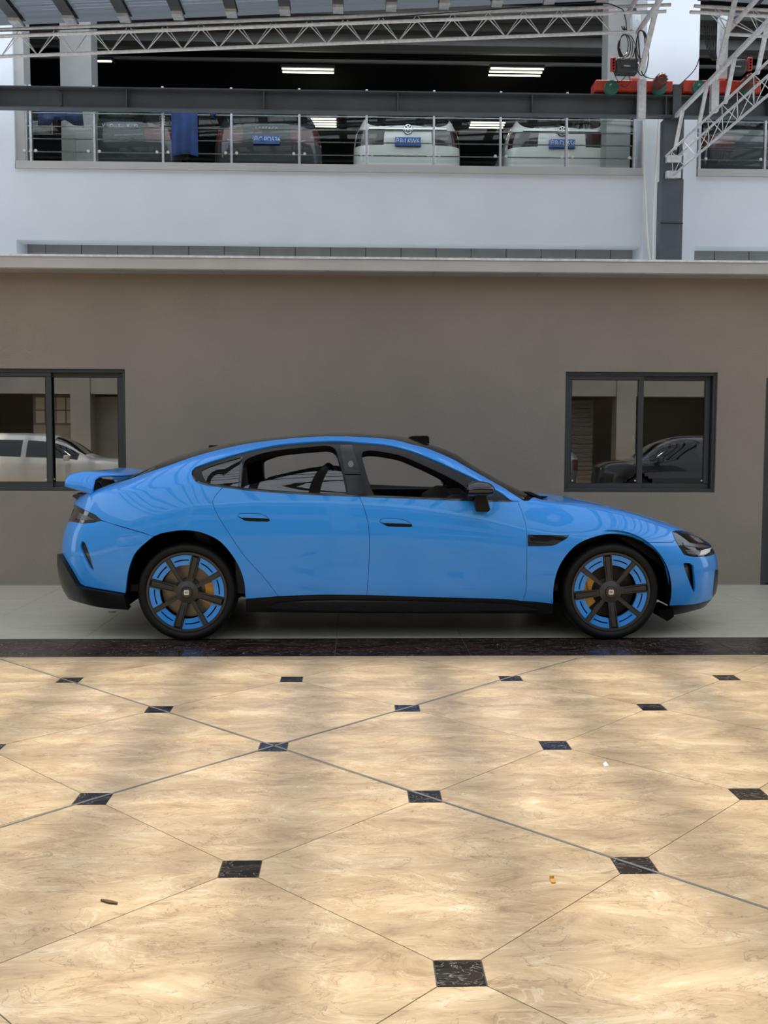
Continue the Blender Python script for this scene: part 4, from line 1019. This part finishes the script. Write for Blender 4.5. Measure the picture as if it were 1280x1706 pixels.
# the gabled roof rises to the right up to the ridge, then falls
t_a0, t_a1 = at(-120, 54, TY), at(1118, 8, TY); t_b0, t_b1 = at(-120, 65, TY-.35), at(1110, 19, TY-.35); t_c0, t_c1 = at(-120, 99, TY-.17), at(1056, 53, TY-.17)
truss('roof_truss', (t_a0, t_a1), (t_b0, t_b1), (t_c0, t_c1), 19, ka=1139/1238, kb=1139/1230, kc=1139/1176,  label='long galvanised tube truss spanning the top of the picture above the runway beam')
truss('roof_truss', (at(1157, 10, TY), at(1480, 28, TY)), (at(1150, 20, TY-.35), at(1480, 38, TY-.35)), (at(1214, 57, TY-.17), at(1480, 72, TY-.17)), 5, label='short galvanised tube truss end at the top right corner')
# truss running towards the camera at the right, with its square-tube frame above
Xc = at(1122, 292, 14.3); Xa = at(1110, 260, 14.3); Xb = at(1131, 259, 14.3)
def toY(p, Y): return Vector((p.x, Y, p.z))
truss('roof_truss', (Xa, toY(Xa, -2)), (Xb, toY(Xb, -2)), (Xc, toY(Xc, -2)), 34, r=.016, rw=.0055, label='slanting galvanised truss at the right, running towards the viewer below a square-tube frame')
tf = empty('tube_frame', tuple(at(1126, 193, 14.3)), 'galvanised square-tube frame above the slanting truss at the right', 'frame')
Tt = at(1127, 193, 14.3); MB().bar(Tt, toY(Tt, -2), .05, .05).build('top_tube', 'galvanised', tf)
yy = 14.0
while yy > -2:
    MB().bar((Tt.x, yy, Tt.z), (Xa.x+.03, yy, Xa.z), .042, .042).build('upright', 'galvanised', tf); yy -= .945
# loose tubes by the ridge
for pts, r, nm_ in (([at(1063, 54, 13.9), toY(at(1063, 54, 13.9), 6)], .035, 'dull ridge tube running overhead from the cable bundle'), ([at(1046, 22, 13.9), toY(at(1046, 22, 13.9), 6)], .03, 'thinner overhead tube left of the ridge tube'),
                    ([at(1213, 52, 13.9), toY(at(1213, 52, 13.9), 6)], .035, 'overhead tube at the top right, behind the slanting strut')):
    tag(MB().tube(pts, r, 10).build('ridge_tube', 'galvanised'), nm_, 'tube', 'overhead tubes near the ridge')
for pa, pb, nm_ in (((1069, 118), (1099, -8), 'square strut leaning from the left red crane carriage up to the ridge'), ((1199, 108), (1227, -8), 'square strut leaning up to the ridge at the top right')):
    tag(MB().bar(at(*pa, 13.6), at(*pb, 13.4), .065, .05, (0, 1, 0)).build('strut', 'galvanised'), nm_, 'strut', 'leaning struts')
for (x0, x1, y0, y1, nm_) in ((1054, 1066, 24, 135, 'galvanised post rising from the left red crane carriage'), (1201, 1212, 26, 136, 'galvanised post rising from the right red crane carriage')):
    a, b = at(x0, y0, 14.32), at(x1, 131, 14.32); tag(B('post', 'galvanised', (a.x, 14.32, b.z), (b.x, 14.44, a.z)), nm_, 'post', 'posts on the crane carriages')

# roof of translucent sheet over the courtyard
ridge_x = at(1130, 20, 13.9).x; sl_ = .056
rz = lambda x: at(34, 43, 13.9).z + sl_*(min(x, ridge_x)-at(34, 43, 13.9).x) - sl_*max(0, x-ridge_x)
shX0, shX1 = -8.0, 10.0
def sheet(y0, y1, mm):
    m = MB(); ys = np.arange(y0, y1, .045); cols_ = [shX0, ridge_x, shX1]; V = []
    for i, yv in enumerate(ys):
        for xv in cols_: V.append((xv, yv, rz(xv)+.085+.03*math.sin(yv*2*PI/.18)))
    m.add(V, [(i*3+c, i*3+c+1, i*3+c+4, i*3+c+3) for i in range(len(ys)-1) for c in range(2)], True)
    return m.build('ceiling', mm, fixn=False)
roof_s = structure(sheet(8.15, 12.9, 'frosted_sun_screen')); structure(sheet(12.87, 14.0, 'dark_sheet')); structure(sheet(-9, 8.19, 'roof_sheet'))  # unseen frosted stretch added to keep sun off the car and soften light
pitch = abs(at(123, 44, 13.9).x-at(34, 44, 13.9).x); x = at(34, 44, 13.9).x; x -= pitch*int((x-shX0)/pitch)
while x < shX1:
    z = rz(x); mb = MB(); mb.box((x-.006, -9, z), (x+.006, 13.9, z+.07)); mb.box((x-.075, -9, z+.062), (x+.075, 13.9, z+.07)); mb.box((x-.075, -9, z-.008), (x+.075, 13.9, z)); mb.build('rafter', 'rafter_steel', roof_s)
    if x < at(1040, 20, 13.9).x: MB().box((x-.07, 13.62, z-.05), (x+.07, 13.82, z-.008)).build('rafter_clip', 'galvanised', roof_s)
    x += pitch
yv = 12.6
while yv > -9:
    mb = MB()
    for a, b in ((shX0, ridge_x), (ridge_x, shX1)): mb.bar((a, yv, rz(a)+.055), (b, yv, rz(b)+.055), .07, .02)
    mb.build('purlin', 'rafter_steel', roof_s); yv -= .42
for yv in (9.6, 5.2, .8, -3.6): 
    mb = MB()
    for a, b in ((shX0, ridge_x), (ridge_x, shX1)): mb.bar((a, yv, rz(a)-.05), (b, yv, rz(b)-.05), .05, .06)
    mb.build('cross_tube', 'galvanised', roof_s)

# crane carriages ----------------------------------------------------
def carriage(dx, flip, label):
    def q(px, py, Y=14.3): return at(px+dx, py, Y)
    s = lambda px: 1057+(px-1057)*(1 if not flip else 1)
    e = empty('crane_carriage', tuple(q(1057, 157)), label, 'crane carriage', 'red crane carriages')
    a, b = q(993, 133, 14.25), q(1121, 157, 14.25)
    MB().box((a.x, 14.25, bz1+.034), (b.x, 14.55, a.z)).build('end_truck', 'crane_red', e, bevel=.008)
    for (px, nm_) in ((1020, 'l'), (1100, 'r')):
        c = q(px, 145, 14.2); g = MB()
        g.lathe([(.0001, -.05), (.035, -.05), (.045, -.02), (.10, -.01), (.105, .05)], (c.x, 14.22, c.z), 'y', 28)
        g.tube([(c.x, 14.17, c.z), (c.x, 14.12, c.z)], .03, 12); g.build('wheel_hub', 'hoist_green', e)
    c = q(1098, 138, 14.1); g = MB()
    g.lathe([(.0001, -.12), (.06, -.12), (.075, -.10), (.085, .0), (.085, .10), (.06, .12)], (c.x, 14.05, c.z), 'y', 24)
    for k in range(12):
        an_ = 2*PI*k/12; g.bar((c.x+.08*math.cos(an_), 13.95, c.z+.08*math.sin(an_)), (c.x+.08*math.cos(an_), 14.13, c.z+.08*math.sin(an_)), .012)
    g.build('motor', 'motor_brown', e)
    gx0, gx1, gy0, gy1 = (1067, 1078, 130, 195) if dx == 0 else (1189, 1200, 131, 183)
    a, b = at(gx0, gy0, 14.1), at(gx1, gy1, 14.1); B('guide_plate', 'galvanised', (a.x, 14.15, b.z), (b.x, 14.25, a.z), e)
    return e
carriage(0, False, 'red crane carriage with green wheel hubs on the beam, left of the white pillar middle')
carriage(147, False, 'red crane carriage on the beam at the far right, partly behind the slanting truss')
def cbox(x0, x1, y0, y1, label):
    a, b = at(x0, y0, 13.9), at(x1, y1, 13.9)
    e = B('control_box', 'box_grey', (a.x, 13.86, b.z), (b.x, 14.04, a.z), bevel=.02); tag(e, label, 'box', 'control boxes')
    MB().box((a.x+.05, 13.845, b.z+.06), (b.x-.05, 13.86, a.z-.03)).build('lid', 'box_grey', e, bevel=.006)
    c = at((x0+x1)/2, (y0+y1)/2, 13.84); text_obj('lid_lettering', 'Nidec', .036, 'plate_text', (c.x, 13.842, c.z), FACE, e)
    MB().tube([at(x0+4, y1+3, 13.95), at(x0+3, y1-2, 13.95)], .012, 8).build('cable_gland', 'cable', e)
    return e
cbox(1028, 1063, 97, 122, 'dark grey control box above the left red crane carriage')
cbox(1219, 1242.5, 99, 122, 'dark grey control box above the right red crane carriage')
for (x0, x1, y0, y1, nm_) in ((1017, 1025, 97, 120, 'red pendant remote left of the dark control box'), (1244.5, 1252, 97, 119, 'red pendant remote right of the far control box')):
    a, b = at(x0, y0, 13.95), at(x1, y1, 13.95)
    e = tag(B('pendant_remote', 'remote_red', (a.x, 13.9, b.z), (b.x, 13.96, a.z), bevel=.012), nm_, 'remote', 'pendant remotes')
    for k in range(4): MB().lathe([(.0001, -.008), (.012, -.008), (.012, .004)], ((a.x+b.x)/2, 13.895, a.z-.04-.04*k), 'y', 10).build('button', 'matte_black', e)
# cables
def cable(pts, label, r=.008, Y=13.9, m='cable', name='cable'):
    P = [at(px, py, Y+random.uniform(-.05, .05)) for px, py in pts]; out = []
    for i in range(len(P)-1):
        p0, p1, p2, p3 = P[max(i-1, 0)], P[i], P[i+1], P[min(i+2, len(P)-1)]
        for k in range(5):
            t = k/5; out.append(.5*((2*p1)+(p2-p0)*t+(2*p0-5*p1+4*p2-p3)*t*t+(3*p1-p0-3*p2+p3)*t**3))
    out.append(P[-1]); o = MB().tube(out, r, 6).build(name, m); return tag(o, label, 'cable', 'black cables around the carriages') if label else o
ORD = ['first', 'second', 'third', 'fourth', 'fifth', 'sixth', 'seventh']
for k in range(4):
    w_ = 7+k*2.4; h_ = 36+k*3; cx0 = 1040+k*1.3
    cable([(cx0+w_*math.sin(a), 57+(1-math.cos(a))*h_/2) for a in np.linspace(0, 2*PI, 12)], 'coiled black cable above the left control box, %s loop from the inside' % ORD[k], .007, 13.8+.13*k)
for k in range(3):
    w_ = 7+k*2; cable([(1068+k+w_*math.sin(a), 50+(1-math.cos(a))*(24+k*7)) for a in np.linspace(0, 2*PI, 12)], 'black cable loop right of the galvanised post by the left carriage, %s from the inside' % ORD[k], .007, 13.7+.13*k)
cable([(1022, 118), (1026, 128), (1032, 136), (1040, 130), (1044, 122)], 'thin black lead drooping from the left pendant remote', .005)
cable([(1047, 122), (1050, 136), (1042, 145), (1034, 141)], 'thin black lead looping under the left control box', .005)
cable([(1063, 55), (1066, 90), (1069, 118), (1076, 128), (1090, 131)], 'black supply cable running down to the brown motor', .008)
cable([(1166, 95), (1160, 112), (1150, 125), (1132, 142)], 'black cable sagging across the white pillar', .007)
cable([(0, 52), (300, 43), (620, 30), (960, 6), (1030, 12), (1042, 30), (1044, 48)], 'thin black cable lying along the long truss', .007, 13.5)
for k in range(7): cable([(1170+k*4, 40+k*.6), (1174+k*3, 62+k*2), (1180+k*2.4, 88+k), (1188+k*1.2, 101)], 'black cable of the bundle at the top right, %s from its left edge' % ORD[k], .006)
for k in range(3): cable([(1036+k*4, 44), (1040+k*2, 50), (1046, 54), (1052, 50+k)], 'tangled cable tail tied at the left post top, %s from the left' % ORD[k], .009)

# glass balustrade ---------------------------------------------------
GY = FY+.10
def balustrade(posts, x_end0, x_end1, label):
    zt_, zb_ = Z(560, 188, GY), zs1
    e = empty('glass_balustrade', (X(posts[0], 230, GY), GY, zs1), label, 'balustrade', 'glass balustrades')
    ptsx = [X(p, 230, GY) for p in posts]
    for x in ptsx: MB().box((x-.017, GY-.03, zb_), (x+.017, GY+.03, zt_+.35)).build('post', 'galvanised', e)
    seq = ([x_end0] if x_end0 is not None else [])+ptsx+([x_end1] if x_end1 is not None else [])
    for i in range(len(seq)-1):
        a, b = seq[i]+.035, seq[i+1]-.035
        g = MB().box((a, GY-.05, zb_+.06), (b, GY-.04, zt_+.02)).build('glass_pane', 'railing_glass', e)
        for zz in (259, 190):
            for xx in (a+.05, b-.05):
                z = Z(560, zz, GY); c = MB(); c.lathe([(.0001, -.02), (.022, -.02), (.024, 0), (.012, .012), (.012, .03)], (xx, GY-.055, z), 'y', 12); c.build('clamp', 'badge_silver', g)
    for zz in (195, 217, 237.5, 259):
        z = Z(560, zz, GY+.03); MB().tube([(seq[0], GY+.02, z), (seq[-1], GY+.02, z)], .010, 8).build('rail', 'galvanised', e)
    return e
balustrade([44, 52, 158, 272, 386, 499, 611, 723, 834, 944, 1057], None, None, 'long glass balustrade with steel rails in front of the upper parked cars')
balustrade([1166, 1275, 1385], None, None, 'glass balustrade right of the white pillar, behind the slanting truss')

# tarpaulins ---------------------------------------------------------
def cloth(x0, x1, y0, y1, Y, label, folds=3, amp=.02, taper=0, ragged=0.02):
    a, b = at(x0, y0, Y), at(x1, y1, Y); nx, nz = 22, 12; m = MB(); V = []
    for j in range(nz+1):
        for i in range(nx+1):
            u, v = i/nx, j/nz; x = a.x+(b.x-a.x)*(u+(taper*(u-.5)*-v)); z = a.z+(b.z-a.z)*v - (ragged*math.sin(u*7+1)*v)
            V.append((x, Y+amp*math.sin(u*folds*2*PI+v*1.3)*(.4+v)+amp*.5*math.sin(v*5+u*3), z))
    m.add(V, [(j*(nx+1)+i, j*(nx+1)+i+1, (j+1)*(nx+1)+i+1, (j+1)*(nx+1)+i) for j in range(nz) for i in range(nx)], True)
    o = m.build('tarpaulin', 'tarp_blue', fixn=False); s_ = o.modifiers.new('solid', 'SOLIDIFY'); s_.thickness = .004
    return tag(o, label, 'tarpaulin', 'blue tarpaulins on the balustrade')
cloth(285, 330, 178, 258, GY-.085, 'blue tarpaulin strip hanging down over the balustrade glass', 3, .012)
cloth(60, 284, 178, 186.5, GY-.10, 'long blue tarpaulin bunched along the top of the balustrade', 9, .012)
cloth(62, 138, 180, 206, FY+.22, 'dark blue tarpaulin sagging behind the balustrade at the left end', 4, .03, 0, .05)
cloth(331, 378, 178, 197, GY-.085, 'small pointed blue tarpaulin corner right of the hanging strip', 2, .015, 1.2, .0)
# notice boards behind the left end
bd = tag(B('notice_board', 'galvanised', tuple(at(54, 201, FY+.35)), tuple(at(88, 224.5, FY+.38)), bevel=.004), 'small framed notice board behind the balustrade, left end', 'board')
a_, b_ = at(56, 203, FY+.34), at(86, 222.5, FY+.34); B('sheet', 'poster', (a_.x, FY+.335, b_.z), (b_.x, FY+.345, a_.z), bd)
wb = MB(); pts = [at(103, 272, FY+.5), at(126, 272, FY+.5), at(126, 224, FY+.5), at(122, 207, FY+.5), at(118, 204, FY+.5), at(103, 213, FY+.5)]
wb.prism([(p.x, p.z) for p in pts], lambda a, b, d: (a, d, b), FY+.5, FY+.53); tag(wb.build('board', 'board_white'), 'pale cut board leaning behind the balustrade near the left end', 'board')

# lamps in the parking floor -----------------------------------------
def ceiling_lamp(x0, x1, y, n, Y, label, gap=.055):
    a, b = at(x0, y, Y), at(x1, y, Y); e = empty('fluorescent_lamp', tuple(a.lerp(b, .5)), label, 'lamp', 'fluorescent lamps over the parking floor')
    MB().box((a.x-.03, Y-.02, a.z+.03), (b.x+.03, Y+gap*n+.16, a.z+.09)).build('housing', 'deck_dark', e)
    for k in range(n):
        yk = Y+k*.20; z = a.z
        MB().tube([(a.x, yk, z), (b.x, yk, z)], .017, 8).build('tube', 'tube_light', e)
ceiling_lamp(470, 556, 114.5, 2, 22.5, 'twin-tube fluorescent lamp over the parking floor, above the dark cars')
ceiling_lamp(818, 906, 114, 3, 22.5, 'triple-tube fluorescent lamp over the parking floor, above the white cars')
ceiling_lamp(163, 186, 102, 1, 22.5, 'short lit fluorescent tube just right of the grey column')
ceiling_lamp(518, 560, 198, 4, 26, 'glowing tubes standing in for a lamp reflection in the glass, between the dark car and the left white car')  # reflected lights in the balustrade glass, built as glowing tubes deep inside
ceiling_lamp(785, 842, 204, 3, 26, 'glowing tubes standing in for a lamp reflection in the glass, between the two white cars')  # added tubes again, in place of a reflection in the glass

# =================================================================== GENERIC PARKED CARS
def parked_car(name, loc, rz_, paint, label, group=None, kind='suv', tail='tail_red', plate=None, letters=None, logo=False, small=None):
    H_ = {'suv': 1.62, 'hatch': 1.47, 'sedan': 1.40}[kind]; W_ = .92; L0, L1 = -2.25, 2.3
    if kind == 'suv': ztf = interp([-2.3, -2.15, -1.95, -1.6, -.6, .3, .75, 1.3, 2.0, 2.35], [1.05, 1.22, 1.50, H_-.02, H_, H_-.03, H_-.17, 1.10, 1.0, .82])
    elif kind == 'hatch': ztf = interp([-2.3, -2.15, -1.8, -1.3, -.5, .2, .65, 1.3, 2.0, 2.35], [.98, 1.10, 1.30, H_-.05, H_, H_-.02, H_-.13, .98, .90, .72])
    else: ztf = interp([-2.3, -2.1, -1.75, -1.1, -.4, .2, .65, 1.3, 2.0, 2.35], [.95, 1.02, 1.06, H_-.07, H_, H_-.03, H_-.15, .95, .86, .70])
    belt = interp([-2.3, -1.6, 0, 1.2, 2.0, 2.35], [1.03 if kind == 'suv' else .96, 1.05 if kind == 'suv' else .98, 1.0 if kind == 'suv' else .93, .98 if kind == 'suv' else .90, .90 if kind == 'suv' else .82, .72])
    nU, nV, nQ = 64, 12, 16; V = []; grid = {}
    def pt(U, s_):
        v = min(s_, 1); q = max(0, s_-1); rear_in = .03+.10*max(0, v-.75)*4*.3
        x0_, x1_ = L0+.06*(1-v)**2+.02*v, L1-.10*(1-v)**2-.12*v*v
        x = x0_+(x1_-x0_)*(1-math.cos(PI*U))/2
        P = float(_plan(x1_-x, .95, 2.3, 2.6)*_plan(x-x0_, .45, 3.0, 5.0))
        zb_, T = float(belt(x)), float(ztf(x)); zz = .26+(zb_-.26)*v
        m = W_; w_ = m-.06*max(0, (.45-v)/.45)**2-.05*max(0, (v-.5)/.5)**2.4
        g = min(1, max(0, (T-zb_-.04)/.2)); c = m-.05; h = T-zb_
        P1 = (c-(.06*(1-g)+.16*g), zb_+h*.62); P2 = (c-(.45*(1-g)+.20*g), T)
        b = ((1-q)**3, 3*q*(1-q)**2, 3*q*q*(1-q), q**3)
        yd = b[0]*c+b[1]*P1[0]+b[2]*P2[0]; zd = b[0]*zb_+b[1]*P1[1]+b[2]*P2[1]+b[3]*T
        if s_ > 1: return (x, yd*P, zb_+(zd-zb_)*min(1, P**.5*1.0))
        return (x, w_*P, zz)
    ss = [k/nV for k in range(nV+1)]+[1+k/nQ for k in range(1, nQ+1)]
    Us = [k/nU for k in range(nU+1)]; G = [[pt(U, s_) for s_ in ss] for U in Us]
    body, gl = MB(), MB(); tls = []; nS = len(ss)
    for sg in (1, -1):
        flat = [(p[0], p[1]*sg, p[2]) for row in G for p in row]
        fb_, fg_, ft_ = [], [], []
        for i in range(nU):
            for j in range(nS-1):
                c = np.mean([G[i][j], G[i+1][j], G[i][j+1], G[i+1][j+1]], 0); x, y_, z = c; q = (ss[j]+ss[j+1])/2-1
                if j < nV and y_ > .6 and (math.hypot(x+1.38, z-.34) < .385 or math.hypot(x-1.38, z-.34) < .385): continue
                f = (i*nS+j, (i+1)*nS+j, (i+1)*nS+j+1, i*nS+j+1)
                h = float(ztf(x))-float(belt(x)); cabin = h > .16
                side = cabin and .06 < q < .52 and -1.85 < x < 1.15 and abs(x+.05) > .05
                front = q > .60 and .50 < x < 1.22 and cabin
                rear = q > .30 and x < (-1.72 if kind == 'suv' else -1.45) and z > belt(x)+.05 and z < H_-.07
                if side or front or rear: fg_.append(f)
                elif x < -2.02 and y_ > .40 and .80 < z < 1.03 and j >= nV-4: ft_.append(f)
                else: fb_.append(f)
        body.add(flat, fb_, True); gl.add(flat, fg_, True); tls.append(MB().add(flat, ft_, True))
    e = empty(name, (0, 0, 0), label, 'car', group)
    def clean(mb, nm_, mm):
        o = mb.build(nm_, mm, e)
        bm = bmesh.new(); bm.from_mesh(o.data); bmesh.ops.delete(bm, geom=[v for v in bm.verts if not v.link_faces], context='VERTS'); bm.to_mesh(o.data); bm.free(); return o
    clean(body, 'body', paint); clean(gl, 'glass', 'car_glass')
    for tlm in tls:
        if tlm.f: clean(tlm, 'tail_light', tail)
    for cx in (-1.38, 1.38):
        for sg in (-1, 1):
            w_ = MB(); w_.lathe([(.20, -.02), (.21, .0), (.30, .005), (.335, -.02), (.335, -.18), (.28, -.2)], (cx, sg*.90, .335), 'y', 28) if sg > 0 else w_.lathe([(.20, .02), (.21, .0), (.30, -.005), (.335, .02), (.335, .18), (.28, .2)], (cx, sg*.90, .335), 'y', 28)
            wo = w_.build('wheel', 'rubber', e)
            r_ = MB(); r_.lathe([(.0001, 0), (.21, 0)], (cx, sg*.885, .335), 'y', 20)
            for k in range(5):
                a = 2*PI*k/5; r_.bar((cx, sg*.895, .335), (cx+.2*math.cos(a), sg*.895, .335+.2*math.sin(a)), .045, .02, (0, 1, 0))
            r_.build('rim', 'lamp_silver', wo)
    MB().box((-2.0, -.78, .2), (2.1, .78, .32)).build('underbody', 'matte_black', e)
    for sg in (-1, 1):
        MB().box((.85, sg*.93, float(belt(.9))), (.98, sg*1.08, float(belt(.9))+.13)).build('side_mirror', paint, e, bevel=.03)
    MB().box((-2.262, -.70, .30), (-2.15, .70, .44)).build('rear_bumper_trim', 'matte_black' if paint != 'white_car' else 'lamp_grey', e, bevel=.015)
    TE = Euler((PI/2, 0, -PI/2))
    xr_ = -2.262
    if plate:
        pz_ = .82 if kind == 'suv' else .80
        p_ = MB().box((xr_-.012, -.22, pz_-.07), (xr_+.03, .22, pz_+.07)).build('license_plate', 'plate_blue', e, bevel=.004)
        text_obj('plate_characters', plate, .125, 'plate_text', (xr_-.014, 0, pz_), TE, p_, .001, sx=.80)
    if logo:
        l_ = MB(); l_.lathe([(.0001, -.01), (.075, -.01), (.085, 0), (.085, .02)], (xr_+.015, 0, 1.03), 'x', 24); lo = l_.build('emblem', 'gloss_black', e)
        g = MB(); t_ = .010; xx = xr_-.002
        def st_(pts):
            for a, b in zip(pts[:-1], pts[1:]): g.bar((xx, -a[0], 1.03+a[1]), (xx, -b[0], 1.03+b[1]), t_, .006, (1, 0, 0))
        st_([(-.028, .062), (0, .008), (.028, .062)]); st_([(-.062, .035), (-.030, -.052), (0, .0), (.030, -.052), (.062, .035)])
        g.lathe([(.068, .0), (.076, .0), (.076, .006), (.068, .006)], (xx, 0, 1.03), 'x', 28, close=True); g.build('emblem_mark', 'chrome', lo)
        MB().box((xr_-.002, -.66, 1.02), (xr_+.05, .66, 1.05)).build('trim_strip', 'chrome', e, bevel=.006)
    if letters:
        s_, size, z, spread = letters; n = len(s_)
        for k, ch in enumerate(s_): text_obj('badge_letter', ch, size, 'plate_text', (xr_-.004, -(k-(n-1)/2)*spread, z), TE, e, .004)
    if small:
        for (s_, size, yy_, z) in small: text_obj('small_badge', s_, size, 'plate_text', (xr_-.004, yy_, z), TE, e, .003)
    e.rotation_euler = (0, 0, rz_); e.location = loc
    return e
PZ = 5.665
PY = 16.9
UP = 'cars parked on the upper floor'
structure(B('floor_parking', 'deck_dark', (-14, 16.1, PZ-.1), (14, 33.8, PZ)))
def upx(px): return at(px, 230, PY).x
parked_car('car', (upx(200), PY+2.26, PZ-.02), PI/2, 'dark_car', 'dark estate car with white spaced letters across its tailgate, leftmost on the upper floor', UP, 'suv', letters=('VOLVO', .075, 1.02, .135))
parked_car('car', (upx(444), PY+2.26, PZ-.02), PI/2, 'dark_car', 'dark car with a blue plate ending in 536 on the upper floor', UP, 'suv', plate='沪C·PD536', letters=('LYNK&CO', .05, 1.01, .055), small=[('01', .07, .62, .80), ('AWD', .05, -.60, .80)])
parked_car('car', (upx(680), PY+2.26, PZ-.02), PI/2, 'white_car', 'white car with a round emblem on the upper floor, beside the dark car', UP, 'suv', tail='tail_dark', plate='沪B·L6W61', logo=True)
parked_car('car', (upx(937), PY+2.26, PZ-.02), PI/2, 'white_car', 'white car with a round emblem on the upper floor, next to the white pillar', UP, 'suv', tail='tail_dark', plate='沪B·D2656', logo=True)
parked_car('car', (upx(1262), PY+2.26, PZ-.02), PI/2, 'dark_car', 'dark car on the upper floor behind the right-hand balustrade', UP, 'suv')

# cars parked across the courtyard; the windows mirror them
OP = 'cars parked across the courtyard'
parked_car('car', (-7.4, -3.9, 0), 0, 'white_car', 'white car mirrored in the left window', OP, 'suv')
parked_car('car', (7.9, -3.9, 0), PI, 'dark_car', 'dark car mirrored in the right window', OP, 'suv')
parked_car('car', (3.2, -5.0, 0), PI, 'silver_car', 'grey car mirrored beside the dark car in the right window', OP, 'suv')
parked_car('car', (-1.8, -6.2, 0), 0, 'dark_car', 'dark car parked behind the viewer in the courtyard', OP, 'hatch')
# opposite side of the courtyard
ob = MB()
for k in range(-4, 5): ob.box((k*4.2-.3, -11.6, 0), (k*4.2+.3, -11.0, 7.2))
ob.box((-17, -11.5, 2.9), (17, -11.1, 4.2)); ob.box((-17, -11.5, 6.4), (17, -11.1, 7.4)); ob.box((-17, -15.2, 0), (17, -15, 7.4)); ob.box((-17, -15, 7.2), (17, -11, 7.4)); ob.box((-17, -15, 3.0), (17, -11.5, 3.2)); ob.box((-17, -15.2, -.1), (17, -13.9, 0))
structure(ob.build('wall_opposite', 'far_wall'))
w3 = empty('window_3', (-9.0, -11.9, 2.0)); w3['kind'] = 'structure'
MB().box((-8.75, -12.0, 0), (-6.6, -11.9, 2.85)).build('partition', 'grey_panel', w3)
for i in range(4):
    for j in range(2): MB().box((-10.0+i*.31, -11.92, 2.02+j*.42), (-10.0+i*.31+.27, -11.88, 2.02+j*.42+.38)).build('pane', 'board_white', w3)
MB().box((-10.1, -11.96, 1.95), (-8.75, -11.92, 2.9)).build('window_frame', 'pipe_grey', w3)
MB().box((-10.1, -11.96, 0), (-8.75, -11.92, 1.95)).build('panel', 'column_grey', w3)
w4 = empty('door_2', (6.0, -12, 0)); w4['kind'] = 'structure'
for k in range(20): MB().box((4.9, -12.02+.02*(k % 2), .02+k*.14), (7.6, -11.98+.02*(k % 2), .15+k*.14)).build('shutter_slat', 'pipe_grey', w4)
sd_ = MB()
for sx in (-1, 1): sd_.box((sx*13.6, -15, 0), (sx*14, 9, 7.4))
structure(sd_.build('wall_side', 'far_wall'))

# =================================================================== SMALL THINGS ON THE FLOOR
def gpt(px, py):
    d = ray(px, py); t = -CAM_H/d[2]; return Vector((d[0]*t, d[1]*t, 0))
p, q = gpt(168, 1501), gpt(196, 1507); m = MB()
V = []
for k in range(7):
    t = k/6; c = p.lerp(q, t); w_ = .0055*math.sin(PI*min(max(t, .12), .9))+.002
    V += [(c.x, c.y-w_, .002+.001*t), (c.x, c.y+w_, .002+.001*t), (c.x, c.y+w_, .005+.001*t), (c.x, c.y-w_, .005+.001*t)]
F_ = [(0, 1, 2, 3), (27, 26, 25, 24)]+[(i*4+j, i*4+(j+1) % 4, (i+1)*4+(j+1) % 4, (i+1)*4+j) for i in range(6) for j in range(4)]
tag(m.add(V, F_).build('leaf', 'leaf_brown'), 'thin dark dry leaf lying on the beige floor tiles, lower left', 'leaf')
p = gpt(921, 1468); m = MB(); m.box((p.x-.007, p.y-.016, .001), (p.x+.007, p.y+.014, .004)); m.box((p.x-.007, p.y+.012, .001), (p.x+.007, p.y+.015, .012)); tag(m.build('wrapper', 'card_orange'), 'tiny orange scrap of wrapper on the beige floor tiles', 'litter')
p = gpt(1009, 1275); m = MB(); m.add([(p.x-.01, p.y-.02, .001), (p.x+.012, p.y-.012, .002), (p.x+.006, p.y+.018, .012), (p.x-.008, p.y+.012, .004), (p.x, p.y, .014)], [(0, 1, 4), (1, 2, 4), (2, 3, 4), (3, 0, 4)]); tag(m.build('paper_scrap', 'paper_white'), 'tiny crumpled white paper scrap on the beige floor tiles', 'litter')
p = gpt(188, 1020); m = MB(); m.box((p.x-.035, p.y-.006, .001), (p.x+.03, p.y+.006, .004)); m.box((p.x+.0, p.y-.004, .004), (p.x+.02, p.y+.004, .007)); tag(m.build('twig', 'leaf_brown'), 'tiny dark twig on the grey stone behind the rear wheel', 'litter')
a, b = at(1131, 786, 10.6), at(1174, 803, 10.6); m = MB(); m.box((a.x, 10.4, 0), (b.x, 10.8, a.z)); m.box((a.x-.02, 10.38, a.z-.05), (b.x+.02, 10.82, a.z)); tag(m.build('reflection_crate', 'orange_box', bevel=.01), 'orange crate put behind the right-hand window pane in place of a reflection', 'crate')  # orange reflection in the pane, built as a solid box inside the room
